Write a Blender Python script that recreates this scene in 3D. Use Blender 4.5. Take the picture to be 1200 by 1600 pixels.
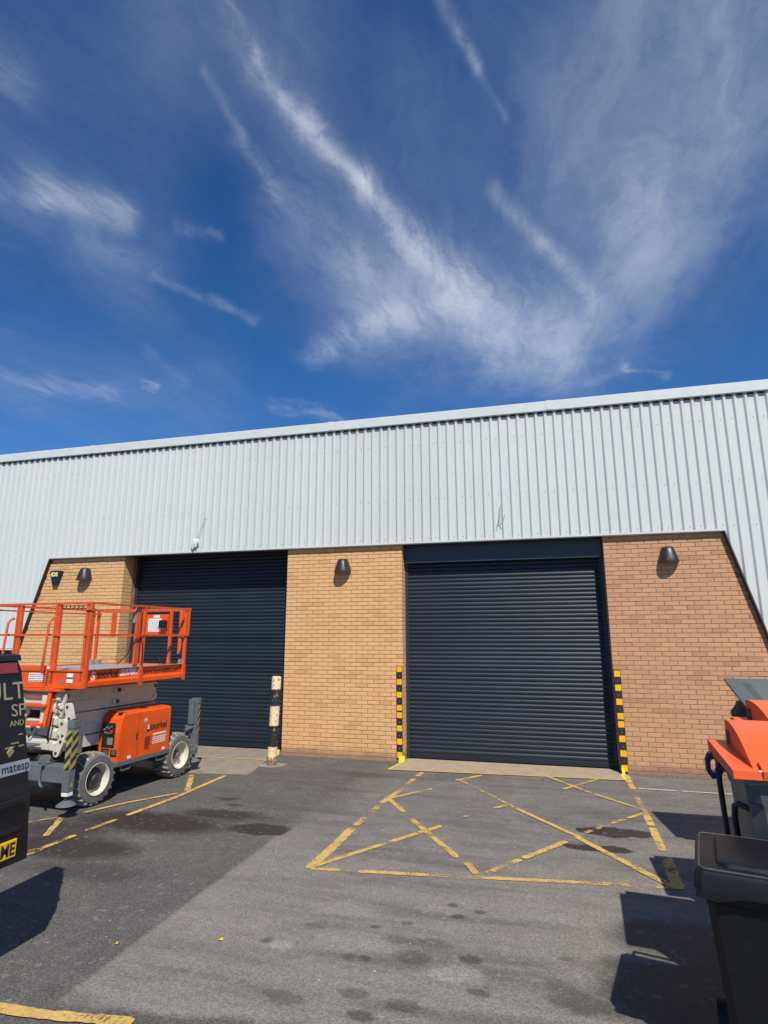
import bpy, bmesh, math, random
from mathutils import Vector, Matrix
R = math.radians
random.seed(7)
for o in list(bpy.data.objects): bpy.data.objects.remove(o, do_unlink=True)
SC = bpy.context.scene
COL = SC.collection

# ------------------------------------------------------------------ camera
cam = bpy.data.cameras.new('camera'); camo = bpy.data.objects.new('camera', cam); COL.objects.link(camo)
cr, cu, cf = Vector((0.9663179, 0.2573493, -0.0010332)), Vector((0.0544905, -0.2006789, 0.9781404)), Vector((-0.2515164, 0.9452509, 0.2079427))
m = Matrix((cr, cu, -cf)).transposed().to_4x4(); m.translation = Vector((4.8637, -10.7565, 2.1858)); camo.matrix_world = m
cam.sensor_fit = 'VERTICAL'; cam.sensor_height = 36; cam.lens = 36 * 911.14 / 1600
cam.clip_start = 0.05; cam.clip_end = 4000
SC.camera = camo

# ------------------------------------------------------------------ sky and sun
SUN = Vector((0.39, -0.77, 1.0)).normalized()
EL = math.asin(SUN.z); AZ = math.atan2(SUN.x, SUN.y)
W = bpy.data.worlds.new('World'); SC.world = W; W.use_nodes = True
wt = W.node_tree; wt.nodes.clear()

class G:
    """tiny node-graph helper"""
    def __init__(s, nt): s.nt = nt; s.n = nt.nodes
    def new(s, t, ins=None, **kw):
        nd = s.n.new(t)
        for k, v in kw.items(): setattr(nd, k, v)
        for k, v in (ins or {}).items(): s.set(nd.inputs[k], v)
        return nd
    def set(s, sock, v):
        if isinstance(v, bpy.types.NodeSocket): s.nt.links.new(v, sock)
        elif isinstance(v, (tuple, list)) and len(v) == 3 and sock.type == 'RGBA': sock.default_value = (*v, 1)
        else: sock.default_value = v
    def m(s, op, a, b=0.0, c=0.0, clamp=False):
        nd = s.n.new('ShaderNodeMath'); nd.operation = op; nd.use_clamp = clamp
        s.set(nd.inputs[0], a); s.set(nd.inputs[1], b); s.set(nd.inputs[2], c); return nd.outputs[0]
    def v(s, op, a, b=(0, 0, 0), sc=None):
        nd = s.n.new('ShaderNodeVectorMath'); nd.operation = op
        s.set(nd.inputs[0], a); s.set(nd.inputs[1], b)
        if sc is not None: s.set(nd.inputs['Scale'], sc)
        return nd.outputs['Value'] if op in ('DOT_PRODUCT', 'LENGTH', 'DISTANCE') else nd.outputs[0]
    def mix(s, f, a, b, blend='MIX'):
        nd = s.n.new('ShaderNodeMix'); nd.data_type = 'RGBA'; nd.blend_type = blend
        s.set(nd.inputs[0], f); s.set(nd.inputs[6], a); s.set(nd.inputs[7], b); return nd.outputs[2]
    def noise(s, vec, scale, detail=3.0, rough=0.55, dist=0.0, color=False):
        nd = s.n.new('ShaderNodeTexNoise'); s.set(nd.inputs['Vector'], vec); nd.inputs['Scale'].default_value = scale
        nd.inputs['Detail'].default_value = detail; nd.inputs['Roughness'].default_value = rough; nd.inputs['Distortion'].default_value = dist
        return nd.outputs['Color'] if color else nd.outputs['Fac']
    def ss(s, x, lo, hi, a=0.0, b=1.0):
        nd = s.n.new('ShaderNodeMapRange'); nd.interpolation_type = 'SMOOTHSTEP'
        s.set(nd.inputs[0], x); s.set(nd.inputs[1], lo); s.set(nd.inputs[2], hi); s.set(nd.inputs[3], a); s.set(nd.inputs[4], b); return nd.outputs[0]
    def comb(s, x, y, z=0.0):
        nd = s.n.new('ShaderNodeCombineXYZ'); s.set(nd.inputs[0], x); s.set(nd.inputs[1], y); s.set(nd.inputs[2], z); return nd.outputs[0]
    def sep(s, v):
        nd = s.n.new('ShaderNodeSeparateXYZ'); s.set(nd.inputs[0], v); return nd.outputs

def build_sky():
    g = G(wt)
    sky = g.new('ShaderNodeTexSky', sky_type='NISHITA', sun_disc=False, sun_elevation=EL, sun_rotation=AZ)
    sky.air_density = 1.0; sky.dust_density = 0.0; sky.ozone_density = 4.0; sky.altitude = 1500
    d = g.new('ShaderNodeTexCoord').outputs['Generated']
    dx, dy, dz = g.sep(d)[0:3]
    az = g.m('ARCTAN2', dx, dy); el = g.m('ARCSINE', dz)
    p = g.comb(az, el)                                  # azimuth, elevation in radians
    zc = g.m('MAXIMUM', dz, 0.04)
    cp = g.comb(g.m('DIVIDE', dx, zc), g.m('DIVIDE', dy, zc))   # the flat cloud deck seen in perspective
    w1 = g.v('SUBTRACT', g.noise(cp, 1.3, 3, color=True), (0.5, 0.5, 0.5))
    w2 = g.v('SUBTRACT', g.noise(cp, 5.0, 6, 0.66, color=True), (0.5, 0.5, 0.5))
    pw = g.v('ADD', g.v('ADD', p, g.v('SCALE', w1, sc=0.06)), g.v('SCALE', w2, sc=0.085))
    pw = g.v('MULTIPLY', pw, (1, 1, 0))
    pa_ = g.v('MULTIPLY', g.v('ADD', g.v('ADD', p, g.v('SCALE', w1, sc=0.05)), g.v('SCALE', w2, sc=0.026)), (1, 1, 0))
    # fibres: noise stretched along the streaks of the deck
    rot = g.new('ShaderNodeMapping', {'Vector': g.v('ADD', g.v('ADD', cp, g.v('SCALE', w1, sc=0.30)), g.v('SCALE', w2, sc=0.12)), 'Rotation': (0, 0, R(-16)), 'Scale': (1.0, 0.28, 1)}).outputs[0]
    fib = g.ss(g.noise(rot, 13.0, 10, 0.70, 0.25), 0.34, 0.68)
    fib2 = g.ss(g.noise(rot, 4.5, 10, 0.68, 0.25), 0.33, 0.70)
    rot2 = g.new('ShaderNodeMapping', {'Vector': g.v('ADD', g.v('ADD', cp, g.v('SCALE', w1, sc=0.30)), g.v('SCALE', w2, sc=0.12)), 'Rotation': (0, 0, R(52)), 'Scale': (1.0, 0.22, 1)}).outputs[0]
    fib3 = g.ss(g.noise(rot2, 11.0, 10, 0.70, 0.3), 0.36, 0.68)
    def seg(a, b, wa, amp, pw=pw):
        """soft capsule of cirrus between two sky directions"""
        ba = Vector((b[0]-a[0], b[1]-a[1], 0)); L2 = max(ba.length_squared, 1e-6)
        pa = g.v('SUBTRACT', pw, (a[0], a[1], 0))
        h = g.m('DIVIDE', g.v('DOT_PRODUCT', pa, tuple(ba)), L2, clamp=True)
        dd = g.v('LENGTH', g.v('SUBTRACT', pa, g.v('SCALE', tuple(ba), sc=h)))
        e = g.m('DIVIDE', dd, wa)
        return g.m('MULTIPLY', g.m('EXPONENT', g.m('MULTIPLY', g.m('MULTIPLY', e, e), -1.0)), amp)
    def tot(lst, pw_):
        acc = 0.0
        for s_ in lst: acc = g.m('ADD', acc, seg(*s_, pw_))
        return acc
    pc_ = g.v('MULTIPLY', g.v('ADD', g.v('ADD', p, g.v('SCALE', w1, sc=0.05)), g.v('SCALE', w2, sc=0.05)), (1, 1, 0))
    A = tot(SKY_A, pa_); B = tot(SKY_B, pw); Cc = tot(SKY_C, pc_)
    cl = g.m('ADD', g.m('MULTIPLY', A, g.m('MULTIPLY_ADD', fib, 0.85, 0.15)), g.m('MULTIPLY', B, g.m('MULTIPLY_ADD', fib2, 0.65, 0.35)))
    cl = g.m('ADD', cl, g.m('MULTIPLY', Cc, g.m('MULTIPLY_ADD', fib3, 0.8, 0.2)))
    # thin veil everywhere above the horizon
    veil = g.m('MULTIPLY', g.m('MULTIPLY', fib2, g.ss(g.noise(cp, 0.8, 4, 0.6, 0.5), 0.42, 0.75)), 0.10)
    cl = g.m('ADD', cl, veil)
    cl = g.m('MULTIPLY', g.m('MULTIPLY', cl, 0.62), g.ss(dz, 0.02, 0.14))
    cl = g.m('SUBTRACT', 1.0, g.m('EXPONENT', g.m('MULTIPLY', cl, -1.0)))
    hsv = g.new('ShaderNodeHueSaturation', {'Hue': 0.506, 'Saturation': 1.27, 'Value': 1.26, 'Color': sky.outputs[0]}).outputs[0]
    col = g.mix(cl, hsv, CLOUD_COL)
    bg = g.new('ShaderNodeBackground', {'Color': col, 'Strength': 0.086})
    out = g.new('ShaderNodeOutputWorld'); wt.links.new(bg.outputs[0], out.inputs[0])

CLOUD_COL = (7.0, 7.7, 8.8)
# cirrus, as capsules between two directions: (azimuth, elevation) in radians, width, density
SKY_A = [  # fibrous streaks running down towards the right
 ((-0.599, 0.914), (-0.521, 0.848), 0.009, 0.25), ((-0.521, 0.848), (-0.467, 0.811), 0.009, 0.45), ((-0.467, 0.811), (-0.388, 0.776), 0.009, 0.60), ((-0.388, 0.776), (-0.298, 0.719), 0.009, 0.65), ((-0.298, 0.719), (-0.21, 0.641), 0.009, 0.60), ((-0.21, 0.641), (-0.15, 0.592), 0.009, 0.50),
 ((-0.621, 0.935), (-0.521, 0.841), 0.026, 0.34), ((-0.521, 0.841), (-0.415, 0.790), 0.020, 0.55), ((-0.415, 0.790), (-0.298, 0.719), 0.019, 0.80), ((-0.298, 0.719), (-0.198, 0.631), 0.024, 0.95),
 ((-0.198, 0.631), (-0.114, 0.571), 0.036, 1.05), ((-0.114, 0.571), (-0.047, 0.498), 0.050, 0.80), ((-0.549, 0.755), (-0.472, 0.700), 0.020, 0.30), ((-0.472, 0.700), (-0.309, 0.604), 0.045, 0.30), ((-0.309, 0.604), (-0.235, 0.547), 0.05, 0.40),
 ((-0.142, 0.933), (-0.104, 0.886), 0.014, 0.34), ((-0.104, 0.886), (-0.068, 0.845), 0.009, 0.60), ((-0.068, 0.845), (-0.015, 0.788), 0.006, 0.22), ((-0.046, 0.708), (0.042, 0.619), 0.014, 0.45), ((0.042, 0.619), (0.122, 0.524), 0.013, 0.60),
 ((-0.617, 0.818), (-0.532, 0.762), 0.008, 0.22), ((0.122, 0.524), (0.085, 0.472), 0.016, 0.4)]
SKY_B = [  # wide soft haze
 ((0.238, 0.827), (0.176, 0.712), 0.125, 0.50), ((0.376, 0.756), (0.215, 0.612), 0.130, 0.46), ((0.215, 0.612), (0.084, 0.463), 0.080, 0.44), ((0.114, 0.756), (0.046, 0.526), 0.085, 0.30), ((-0.284, 0.547), (0.041, 0.468), 0.065, 0.50), ((-0.428, 0.800), (-0.186, 0.594), 0.085, 0.30),
 ((-0.696, 0.870), (-0.421, 0.898), 0.10, 0.26), ((-0.858, 0.603), (-0.706, 0.549), 0.07, 0.20), ((-0.206, 0.828), (-0.062, 0.650), 0.10, 0.17), ((0.418, 0.819), (0.399, 0.733), 0.11, 0.45), ((-0.904, 0.754), (-0.734, 0.687), .09, .14), ((-0.444, 0.633), (-0.308, 0.527), .06, .25), ((-0.043, 0.906), (0.063, 0.824), .08, .14), ((-0.844, 0.371), (-0.567, 0.398), .06, .16)]
SKY_C = [  # cross-grained wisps
 ((-0.378, 0.480), (-0.260, 0.528), 0.024, 0.70), ((-0.260, 0.528), (-0.116, 0.533), 0.034, 0.95), ((-0.116, 0.533), (0.041, 0.459), 0.042, 0.75), ((-0.944, 0.601), (-0.860, 0.611), 0.030, 0.42), ((-0.860, 0.611), (-0.736, 0.622), 0.020, 0.80),
 ((-0.955, 0.741), (-0.901, 0.741), 0.030, 0.35), ((-0.797, 0.562), (-0.677, 0.564), 0.022, 0.24), ((-0.675, 0.546), (-0.497, 0.525), 0.008, 0.30), ((-0.894, 0.378), (-0.826, 0.366), 0.020, 0.30), ((-0.810, 0.374), (-0.718, 0.375), 0.012, 0.42),
 ((-0.682, 0.390), (-0.658, 0.390), 0.005, 0.5), ((-0.456, 0.387), (-0.329, 0.367), 0.010, 0.45), ((0.100, 0.401), (0.159, 0.422), 0.010, 0.30), ((0.159, 0.422), (0.219, 0.392), 0.005, 0.35), ((-0.675, 0.442), (-0.620, 0.402), 0.012, 0.22), ((-0.651, 0.622), (-0.584, 0.625), 0.010, 0.25), ((-0.019, 0.572), (-0.004, 0.542), .02, .3)]
build_sky()
sun = bpy.data.lights.new('sun', 'SUN'); sun.energy = 4.8; sun.angle = R(0.53); sun.color = (1.0, 0.945, 0.865)
suno = bpy.data.objects.new('sun', sun); COL.objects.link(suno); suno.rotation_euler = SUN.to_track_quat('Z', 'Y').to_euler(); suno.location = (10, -20, 30)
SC.view_settings.view_transform = 'Standard'; SC.view_settings.look = 'None'; SC.view_settings.exposure = 0.12; SC.view_settings.gamma = 1
SC.view_settings.use_curve_mapping = False
SC.render.engine = 'CYCLES'
SC.cycles.max_bounces = 4; SC.cycles.diffuse_bounces = 3; SC.cycles.glossy_bounces = 2; SC.cycles.transparent_max_bounces = 6; W.cycles.sampling_method = 'NONE'

# ------------------------------------------------------------------ helpers
class MB:
    """collects simple solids; build() links them as ONE mesh object"""
    def __init__(s): s.v = []; s.f = []; s.mi = []; s.cur = 0
    def add(s, vs, fs):
        n = len(s.v); s.v += [tuple(p) for p in vs]
        for f in fs: s.f.append([i + n for i in f]); s.mi.append(s.cur)
        return s
    def mat(s, i): s.cur = i; return s
    def box(s, x0, x1, y0, y1, z0, z1, M=None):
        vs = [Vector((x, y, z)) for x in (x0, x1) for y in (y0, y1) for z in (z0, z1)]
        if M: vs = [M @ v for v in vs]
        return s.add(vs, [(0,1,3,2), (4,6,7,5), (0,4,5,1), (2,3,7,6), (0,2,6,4), (1,5,7,3)])
    def cbox(s, x0, x1, y0, y1, z0, z1, c=0.006, M=None):
        """box with chamfered edges"""
        c = min(c, (x1-x0)*.45, (y1-y0)*.45, (z1-z0)*.45)
        bm = bmesh.new(); bmesh.ops.create_cube(bm, size=1)
        for v in bm.verts: v.co = Vector(((x0+x1)/2 + v.co.x*(x1-x0), (y0+y1)/2 + v.co.y*(y1-y0), (z0+z1)/2 + v.co.z*(z1-z0)))
        bmesh.ops.bevel(bm, geom=list(bm.edges), offset=c, segments=2, affect='EDGES', profile=0.5)
        return s.frombm(bm, M)
    def frombm(s, bm, M=None):
        bm.verts.index_update()
        s.add([(M @ v.co) if M else v.co.copy() for v in bm.verts], [[v.index for v in f.verts] for f in bm.faces]); bm.free(); return s
    def prism(s, poly, axis, a, b):
        """poly: 2D list; extruded along axis from a to b"""
        def P(u, w, t): return {'x': (t, u, w), 'y': (u, t, w), 'z': (u, w, t)}[axis]
        n = len(poly); vs = [P(u, w, a) for u, w in poly] + [P(u, w, b) for u, w in poly]
        fs = [list(range(n))[::-1], list(range(n, 2*n))] + [[i, (i+1) % n, n+(i+1) % n, n+i] for i in range(n)]
        return s.add(vs, fs)
    def bar(s, p, q, w, h=None, roll=0.0, up=(0, 0, 1)):
        """square bar between two points"""
        h = h or w; p, q = Vector(p), Vector(q); d = (q-p).normalized(); up = Vector(up)
        if abs(d.dot(up)) > 0.98: up = Vector((0, 1, 0)) if abs(d.y) < .9 else Vector((1, 0, 0))
        a = d.cross(up).normalized(); b = a.cross(d).normalized(); vs = []
        for e in (p, q):
            for i, j in ((-1,-1), (1,-1), (1,1), (-1,1)): vs.append(e + a*i*w/2 + b*j*h/2)
        return s.add(vs, [(0,1,2,3), (7,6,5,4), (0,4,5,1), (1,5,6,2), (2,6,7,3), (3,7,4,0)])
    def tube(s, pts, r, n=8, cap=True):
        pts = [Vector(p) for p in pts]; N = len(s.v); rings = []; prev = None
        for i, p in enumerate(pts):
            d = (pts[min(i+1, len(pts)-1)] - pts[max(i-1, 0)]).normalized()
            if prev is None:
                a = d.cross(Vector((0, 0, 1)));  a = a if a.length > .1 else d.cross(Vector((0, 1, 0)))
            else: a = prev - d*prev.dot(d)
            a.normalize(); prev = a; b = d.cross(a)
            rr = r[i] if isinstance(r, (list, tuple)) else r
            rings.append([p + (a*math.cos(2*math.pi*k/n) + b*math.sin(2*math.pi*k/n))*rr for k in range(n)])
        vs = [v for rg in rings for v in rg]; fs = []
        for i in range(len(rings)-1):
            for k in range(n): fs.append((i*n+k, i*n+(k+1) % n, (i+1)*n+(k+1) % n, (i+1)*n+k))
        if cap: fs += [tuple(range(n))[::-1], tuple((len(rings)-1)*n + k for k in range(n))]
        return s.add(vs, fs)
    def lathe(s, prof, c, axis='z', n=32, cap=True):
        """prof: (radius, height) pairs about an axis through c"""
        c = Vector(c); ax = {'x': (Vector((0,1,0)), Vector((0,0,1)), Vector((1,0,0))), 'y': (Vector((0,0,1)), Vector((1,0,0)), Vector((0,1,0))), 'z': (Vector((1,0,0)), Vector((0,1,0)), Vector((0,0,1)))}[axis]
        vs = []; fs = []
        for r_, h in prof:
            for k in range(n):
                t = 2*math.pi*k/n; vs.append(c + ax[0]*math.cos(t)*r_ + ax[1]*math.sin(t)*r_ + ax[2]*h)
        for i in range(len(prof)-1):
            for k in range(n): fs.append((i*n+k, i*n+(k+1) % n, (i+1)*n+(k+1) % n, (i+1)*n+k))
        if cap: fs += [tuple(range(n))[::-1], tuple((len(prof)-1)*n + k for k in range(n))]
        return s.add(vs, fs)
    def mesh(s, name, mats, smooth=None):
        me = bpy.data.meshes.new(name); me.from_pydata(s.v, [], s.f)
        mats = mats if isinstance(mats, (list, tuple)) else [mats]
        for mm in mats: me.materials.append(mm)
        if len(mats) > 1: me.polygons.foreach_set('material_index', s.mi)
        bm = bmesh.new(); bm.from_mesh(me); bmesh.ops.recalc_face_normals(bm, faces=bm.faces); bm.to_mesh(me); bm.free()
        if smooth:
            me.polygons.foreach_set('use_smooth', [True]*len(me.polygons)); me.set_sharp_from_angle(angle=R(smooth))
        return me
    def build(s, name, mats, parent=None, smooth=None, **kw):
        o = bpy.data.objects.new(name, s.mesh(name, mats, smooth)); COL.objects.link(o)
        if parent: o.parent = parent
        return tag(o, **kw)

def tag(o, label=None, cat=None, group=None, kind=None, loc=None, rz=None):
    if label: o['label'] = label
    if cat: o['category'] = cat
    if group: o['group'] = group
    if kind: o['kind'] = kind
    if loc is not None: o.location = loc
    if rz is not None: o.rotation_euler = (0, 0, rz)
    return o
def thing(name, label, cat, loc=(0, 0, 0), rz=0.0, group=None):
    o = bpy.data.objects.new(name, None); COL.objects.link(o); o.empty_display_size = 0.2
    return tag(o, label, cat, group, loc=loc, rz=rz)
def inst(name, me, parent, loc=(0, 0, 0), **kw):
    o = bpy.data.objects.new(name, me); COL.objects.link(o); o.parent = parent; o.location = loc; return tag(o, **kw)
def copy_tree(o, parent=None):
    kids = list(o.children); c = o.copy(); COL.objects.link(c)
    if parent: c.parent = parent
    for k in kids: copy_tree(k, c)
    return c

_dg = None
def text_mb(mb, body, size, M, extrude=0.0015, sx=1.0, bold=0.0, align='LEFT', shear=0.0):
    """adds lettering to mb; M maps text space (x right, y up, z out) to the target"""
    cu_ = bpy.data.curves.new('lettering', 'FONT'); cu_.body = body; cu_.size = size; cu_.extrude = extrude; cu_.offset = bold; cu_.align_x = align; cu_.resolution_u = 3; cu_.shear = shear
    ob = bpy.data.objects.new('lettering', cu_); COL.objects.link(ob)
    dg = bpy.context.evaluated_depsgraph_get(); me = ob.evaluated_get(dg).to_mesh()
    mb.add([M @ Vector((v.co.x*sx, v.co.y, v.co.z)) for v in me.vertices], [list(p.vertices) for p in me.polygons])
    ob.evaluated_get(dg).to_mesh_clear(); bpy.data.objects.remove(ob); bpy.data.curves.remove(cu_)
    return mb
def frame(o, x, y):
    """matrix with origin o and axes x, y (z = x cross y)"""
    x = Vector(x).normalized(); y = Vector(y).normalized(); z = x.cross(y).normalized()
    M = Matrix((x, y, z)).transposed().to_4x4(); M.translation = Vector(o); return M

# ------------------------------------------------------------------ materials
def mat(name, col, rough=0.5, metal=0.0, var=0.12, vscale=6.0, bump=0.0, bscale=60.0, dirt=0.0, dirtcol=(0.09, 0.075, 0.06), dscale=3.0, dlo=0.5, emis=None, spec=0.5, coat=0.0, fine=0.0, objvar=0.0):
    M = bpy.data.materials.new(name); M.use_nodes = True; g = G(M.node_tree); g.n.clear()
    P = g.new('ShaderNodeNewGeometry').outputs['Position']
    c = col
    if var:
        n = g.noise(P, vscale, 5, 0.6)
        c = g.mix(g.ss(n, 0.25, 0.75), tuple(x*(1-var) for x in col), tuple(min(1, x*(1+var)) for x in col))
    if fine:
        c = g.mix(g.m('MULTIPLY', g.ss(g.noise(P, 160, 2, 0.7), 0.45, 0.7), fine), c, tuple(x*0.55 for x in col))
    if objvar: c = g.v('SCALE', c, sc=g.m('MULTIPLY_ADD', g.new('ShaderNodeObjectInfo').outputs['Random'], 2*objvar, 1-objvar))
    r = rough
    if dirt:
        dm = g.m('MULTIPLY', g.ss(g.noise(P, dscale, 8, 0.68, 0.6), dlo, dlo+0.22), dirt)
        c = g.mix(dm, c, dirtcol); r = g.m('MULTIPLY_ADD', dm, 0.3, rough, clamp=True)
    else: r = g.m('MULTIPLY_ADD', g.noise(P, 9, 4), 0.16, rough-0.08, clamp=True)
    b = g.new('ShaderNodeBsdfPrincipled', {'Base Color': c, 'Roughness': r, 'Metallic': metal})
    b.inputs['Specular IOR Level'].default_value = spec
    if coat: b.inputs['Coat Weight'].default_value = coat; b.inputs['Coat Roughness'].default_value = 0.08
    if emis: b.inputs['Emission Color'].default_value = (*emis[:3], 1); b.inputs['Emission Strength'].default_value = emis[3]
    if bump:
        bn = g.new('ShaderNodeBump', {'Strength': bump, 'Distance': 0.004, 'Height': g.noise(P, bscale, 4, 0.6)}); M.node_tree.links.new(bn.outputs[0], b.inputs['Normal'])
    o = g.new('ShaderNodeOutputMaterial'); M.node_tree.links.new(b.outputs[0], o.inputs[0]); return M

def brick_mat(name, cols, mottled=0.5):
    """cols: three fired-clay colours; every brick gets its own mix"""
    M = bpy.data.materials.new(name); M.use_nodes = True; g = G(M.node_tree); g.n.clear()
    geo = g.new('ShaderNodeNewGeometry'); oi = g.new('ShaderNodeObjectInfo')
    P = geo.outputs['Position']
    rnd = g.m('FRACT', g.m('ADD', g.m('MULTIPLY', oi.outputs['Random'], 7.31), g.m('MULTIPLY', geo.outputs['Random Per Island'], 3.77)))
    rnd2 = g.m('FRACT', g.m('MULTIPLY', rnd, 17.3))
    c = g.mix(rnd, cols[0], cols[1]); c = g.mix(g.ss(rnd2, 0.80, 1.0), c, cols[2])
    st = g.new('ShaderNodeMapping', {'Vector': P, 'Scale': (1, 1, 3)}).outputs[0]
    c = g.mix(g.m('MULTIPLY', g.ss(g.noise(st, 16, 5, 0.65), 0.42, 0.72), mottled), c, cols[2])
    c = g.mix(g.m('MULTIPLY', g.ss(g.noise(P, 170, 3, 0.7), 0.55, 0.72), 0.35), c, tuple(x*0.5 for x in cols[0]))
    c = g.mix(g.m('MULTIPLY', g.ss(g.noise(P, 1.1, 4, 0.6), 0.45, 0.75), 0.16), c, tuple(x*0.62 for x in cols[1]))
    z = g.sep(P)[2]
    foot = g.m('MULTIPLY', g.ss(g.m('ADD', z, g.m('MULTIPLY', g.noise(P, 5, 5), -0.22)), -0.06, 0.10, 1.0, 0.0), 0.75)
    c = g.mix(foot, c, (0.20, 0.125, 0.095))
    b = g.new('ShaderNodeBsdfPrincipled', {'Base Color': c, 'Roughness': 0.88})
    bn = g.new('ShaderNodeBump', {'Strength': 0.5, 'Distance': 0.003, 'Height': g.noise(P, 90, 4, 0.7)}); M.node_tree.links.new(bn.outputs[0], b.inputs['Normal'])
    o = g.new('ShaderNodeOutputMaterial'); M.node_tree.links.new(b.outputs[0], o.inputs[0]); return M

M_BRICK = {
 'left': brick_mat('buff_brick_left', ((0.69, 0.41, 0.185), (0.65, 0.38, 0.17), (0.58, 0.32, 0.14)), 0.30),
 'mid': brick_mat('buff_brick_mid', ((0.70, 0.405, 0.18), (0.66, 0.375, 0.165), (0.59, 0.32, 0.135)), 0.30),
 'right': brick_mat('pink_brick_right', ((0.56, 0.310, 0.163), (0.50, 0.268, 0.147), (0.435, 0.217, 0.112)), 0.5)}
M_ORB = mat('brown_brick', (0.56, 0.32, 0.14), 0.88, var=0.2, vscale=20, bump=0.4)
M_MORT = mat('mortar', (0.30, 0.18, 0.095), 0.95, var=0.25, vscale=8, bump=0.5, bscale=120)
M_CLAD = mat('white_cladding', (0.600, 0.635, 0.600), 0.42, var=0.03, vscale=1.5, dirt=0.14, dirtcol=(0.42, 0.45, 0.43), dscale=1.2, dlo=0.5)
M_CAP = mat('white_capping', (0.58, 0.61, 0.585), 0.4, var=0.04, dirt=0.25, dirtcol=(0.45, 0.46, 0.43), dscale=2)
M_DKTRIM = mat('dark_brown_trim', (0.035, 0.025, 0.02), 0.6)
M_SHUT = mat('navy_shutter', (0.0125, 0.0205, 0.031), 0.44, objvar=0.22, metal=0.0, var=0.14, vscale=2.5, dirt=0.18, dirtcol=(0.05, 0.055, 0.06), dscale=4, dlo=0.58, spec=0.4)
M_SHUTFR = mat('navy_box', (0.020, 0.030, 0.045), 0.42, var=0.1)
M_BLACK = mat('black_plastic', (0.011, 0.011, 0.013), 0.42, var=0.2, bump=0.15, bscale=200)
M_LAMP = mat('lamp_housing', (0.022, 0.020, 0.021), 0.42, var=0.2, spec=0.6)
M_LENS = mat('lamp_lens', (0.22, 0.16, 0.13), 0.35)
M_NAVY = mat('alarm_navy', (0.006, 0.007, 0.03), 0.35)
M_YTXT = mat('pale_yellow', (0.85, 0.78, 0.25), 0.5)
M_YEL = mat('reflective_amber', (0.85, 0.43, 0.01), 0.35, var=0.06, dirt=0.12, dscale=10)
M_RUB = mat('black_rubber', (0.016, 0.015, 0.015), 0.6, var=0.2, bump=0.3, dirt=0.15, dirtcol=(0.07, 0.06, 0.05), dscale=12)
M_YTAPE = mat('yellow_tape', (0.80, 0.66, 0.06), 0.5, dirt=0.3, dscale=14)
M_ORANGE = mat('orange_paint', (0.76, 0.092, 0.008), 0.38, var=0.12, vscale=4, dirt=0.45, dirtcol=(0.40, 0.13, 0.05), dscale=9, dlo=0.52, bump=0.15, bscale=12)
M_ORRAIL = mat('orange_rail', (0.64, 0.088, 0.016), 0.42, var=0.12, vscale=9, dirt=0.45, dirtcol=(0.42, 0.20, 0.12), dscale=16, dlo=0.50)
M_CREAM = mat('cream_steel', (0.60, 0.555, 0.46), 0.5, var=0.08, dirt=0.42, dirtcol=(0.26, 0.22, 0.17), dscale=6, dlo=0.48)
M_GREY = mat('grey_steel', (0.115, 0.135, 0.14), 0.5, var=0.12, dirt=0.3, dirtcol=(0.05, 0.045, 0.04), dscale=8)
M_LTGREY = mat('galvanised', (0.36, 0.37, 0.37), 0.42, metal=0.4, var=0.15, dirt=0.3, dscale=9)
M_DECK = mat('deck_grey', (0.30, 0.30, 0.30), 0.6, var=0.2, dirt=0.4, dscale=6)
M_CHAS = mat('chassis_dark', (0.035, 0.036, 0.036), 0.6, var=0.25, dirt=0.3, dscale=6)
M_TYRE = mat('dusty_tyre', (0.31, 0.275, 0.225), 0.9, var=0.25, vscale=14, bump=0.5, bscale=50, dirt=0.3, dirtcol=(0.06, 0.055, 0.05), dscale=7)
M_TYREW = mat('tyre_wall', (0.125, 0.125, 0.12), 0.85, var=0.2, vscale=14, bump=0.3, dirt=0.4, dirtcol=(0.16, 0.14, 0.12), dscale=8)
M_RIM = mat('cream_rim', (0.62, 0.59, 0.48), 0.42, var=0.08, dirt=0.3, dirtcol=(0.3, 0.25, 0.18), dscale=10)
M_HUB = mat('worn_hub', (0.24, 0.20, 0.15), 0.5, metal=0.3, var=0.3, dirt=0.4, dscale=14)
M_LABEL = mat('white_label', (0.78, 0.78, 0.77), 0.5, var=0.03, dirt=0.15, dscale=20)
M_PRINT = mat('grey_print', (0.20, 0.20, 0.21), 0.6)
M_PRINTB = mat('black_print', (0.02, 0.018, 0.016), 0.5)
M_RED = mat('red_plastic', (0.5, 0.02, 0.015), 0.35)
M_VAN = mat('black_van_paint', (0.007, 0.008, 0.013), 0.30, var=0.1, dirt=0.10, dirtcol=(0.022, 0.020, 0.022), dscale=3, dlo=0.5, coat=0.0, spec=0.35)
M_VANPL = mat('van_trim', (0.009, 0.009, 0.011), 0.5)
M_GOLD = mat('dull_gold_vinyl', (0.30, 0.265, 0.15), 0.5, var=0.05)
M_SILV = mat('silver_strip', (0.25, 0.265, 0.30), 0.4, var=0.05)
M_TAIL = mat('brake_lens', (0.22, 0.008, 0.02), 0.2, var=0.2, vscale=30, coat=0.5)
M_PLATE = mat('number_plate', (0.90, 0.50, 0.012), 0.35, var=0.03)
M_GLASSD = mat('dark_glass', (0.02, 0.025, 0.03), 0.08, spec=0.7)
M_WFRAME = mat('window_frame', (0.03, 0.035, 0.045), 0.45)
M_BIN = mat('slate_bin', (0.09, 0.108, 0.112), 0.46, var=0.08, dirt=0.25, dirtcol=(0.19, 0.17, 0.14), dscale=5, bump=0.12, bscale=220)
M_BINLID = mat('orange_lid', (0.86, 0.125, 0.028), 0.40, var=0.06, vscale=3, dirt=0.14, dirtcol=(0.52, 0.14, 0.06), dscale=7, bump=0.1, bscale=200)
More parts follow.
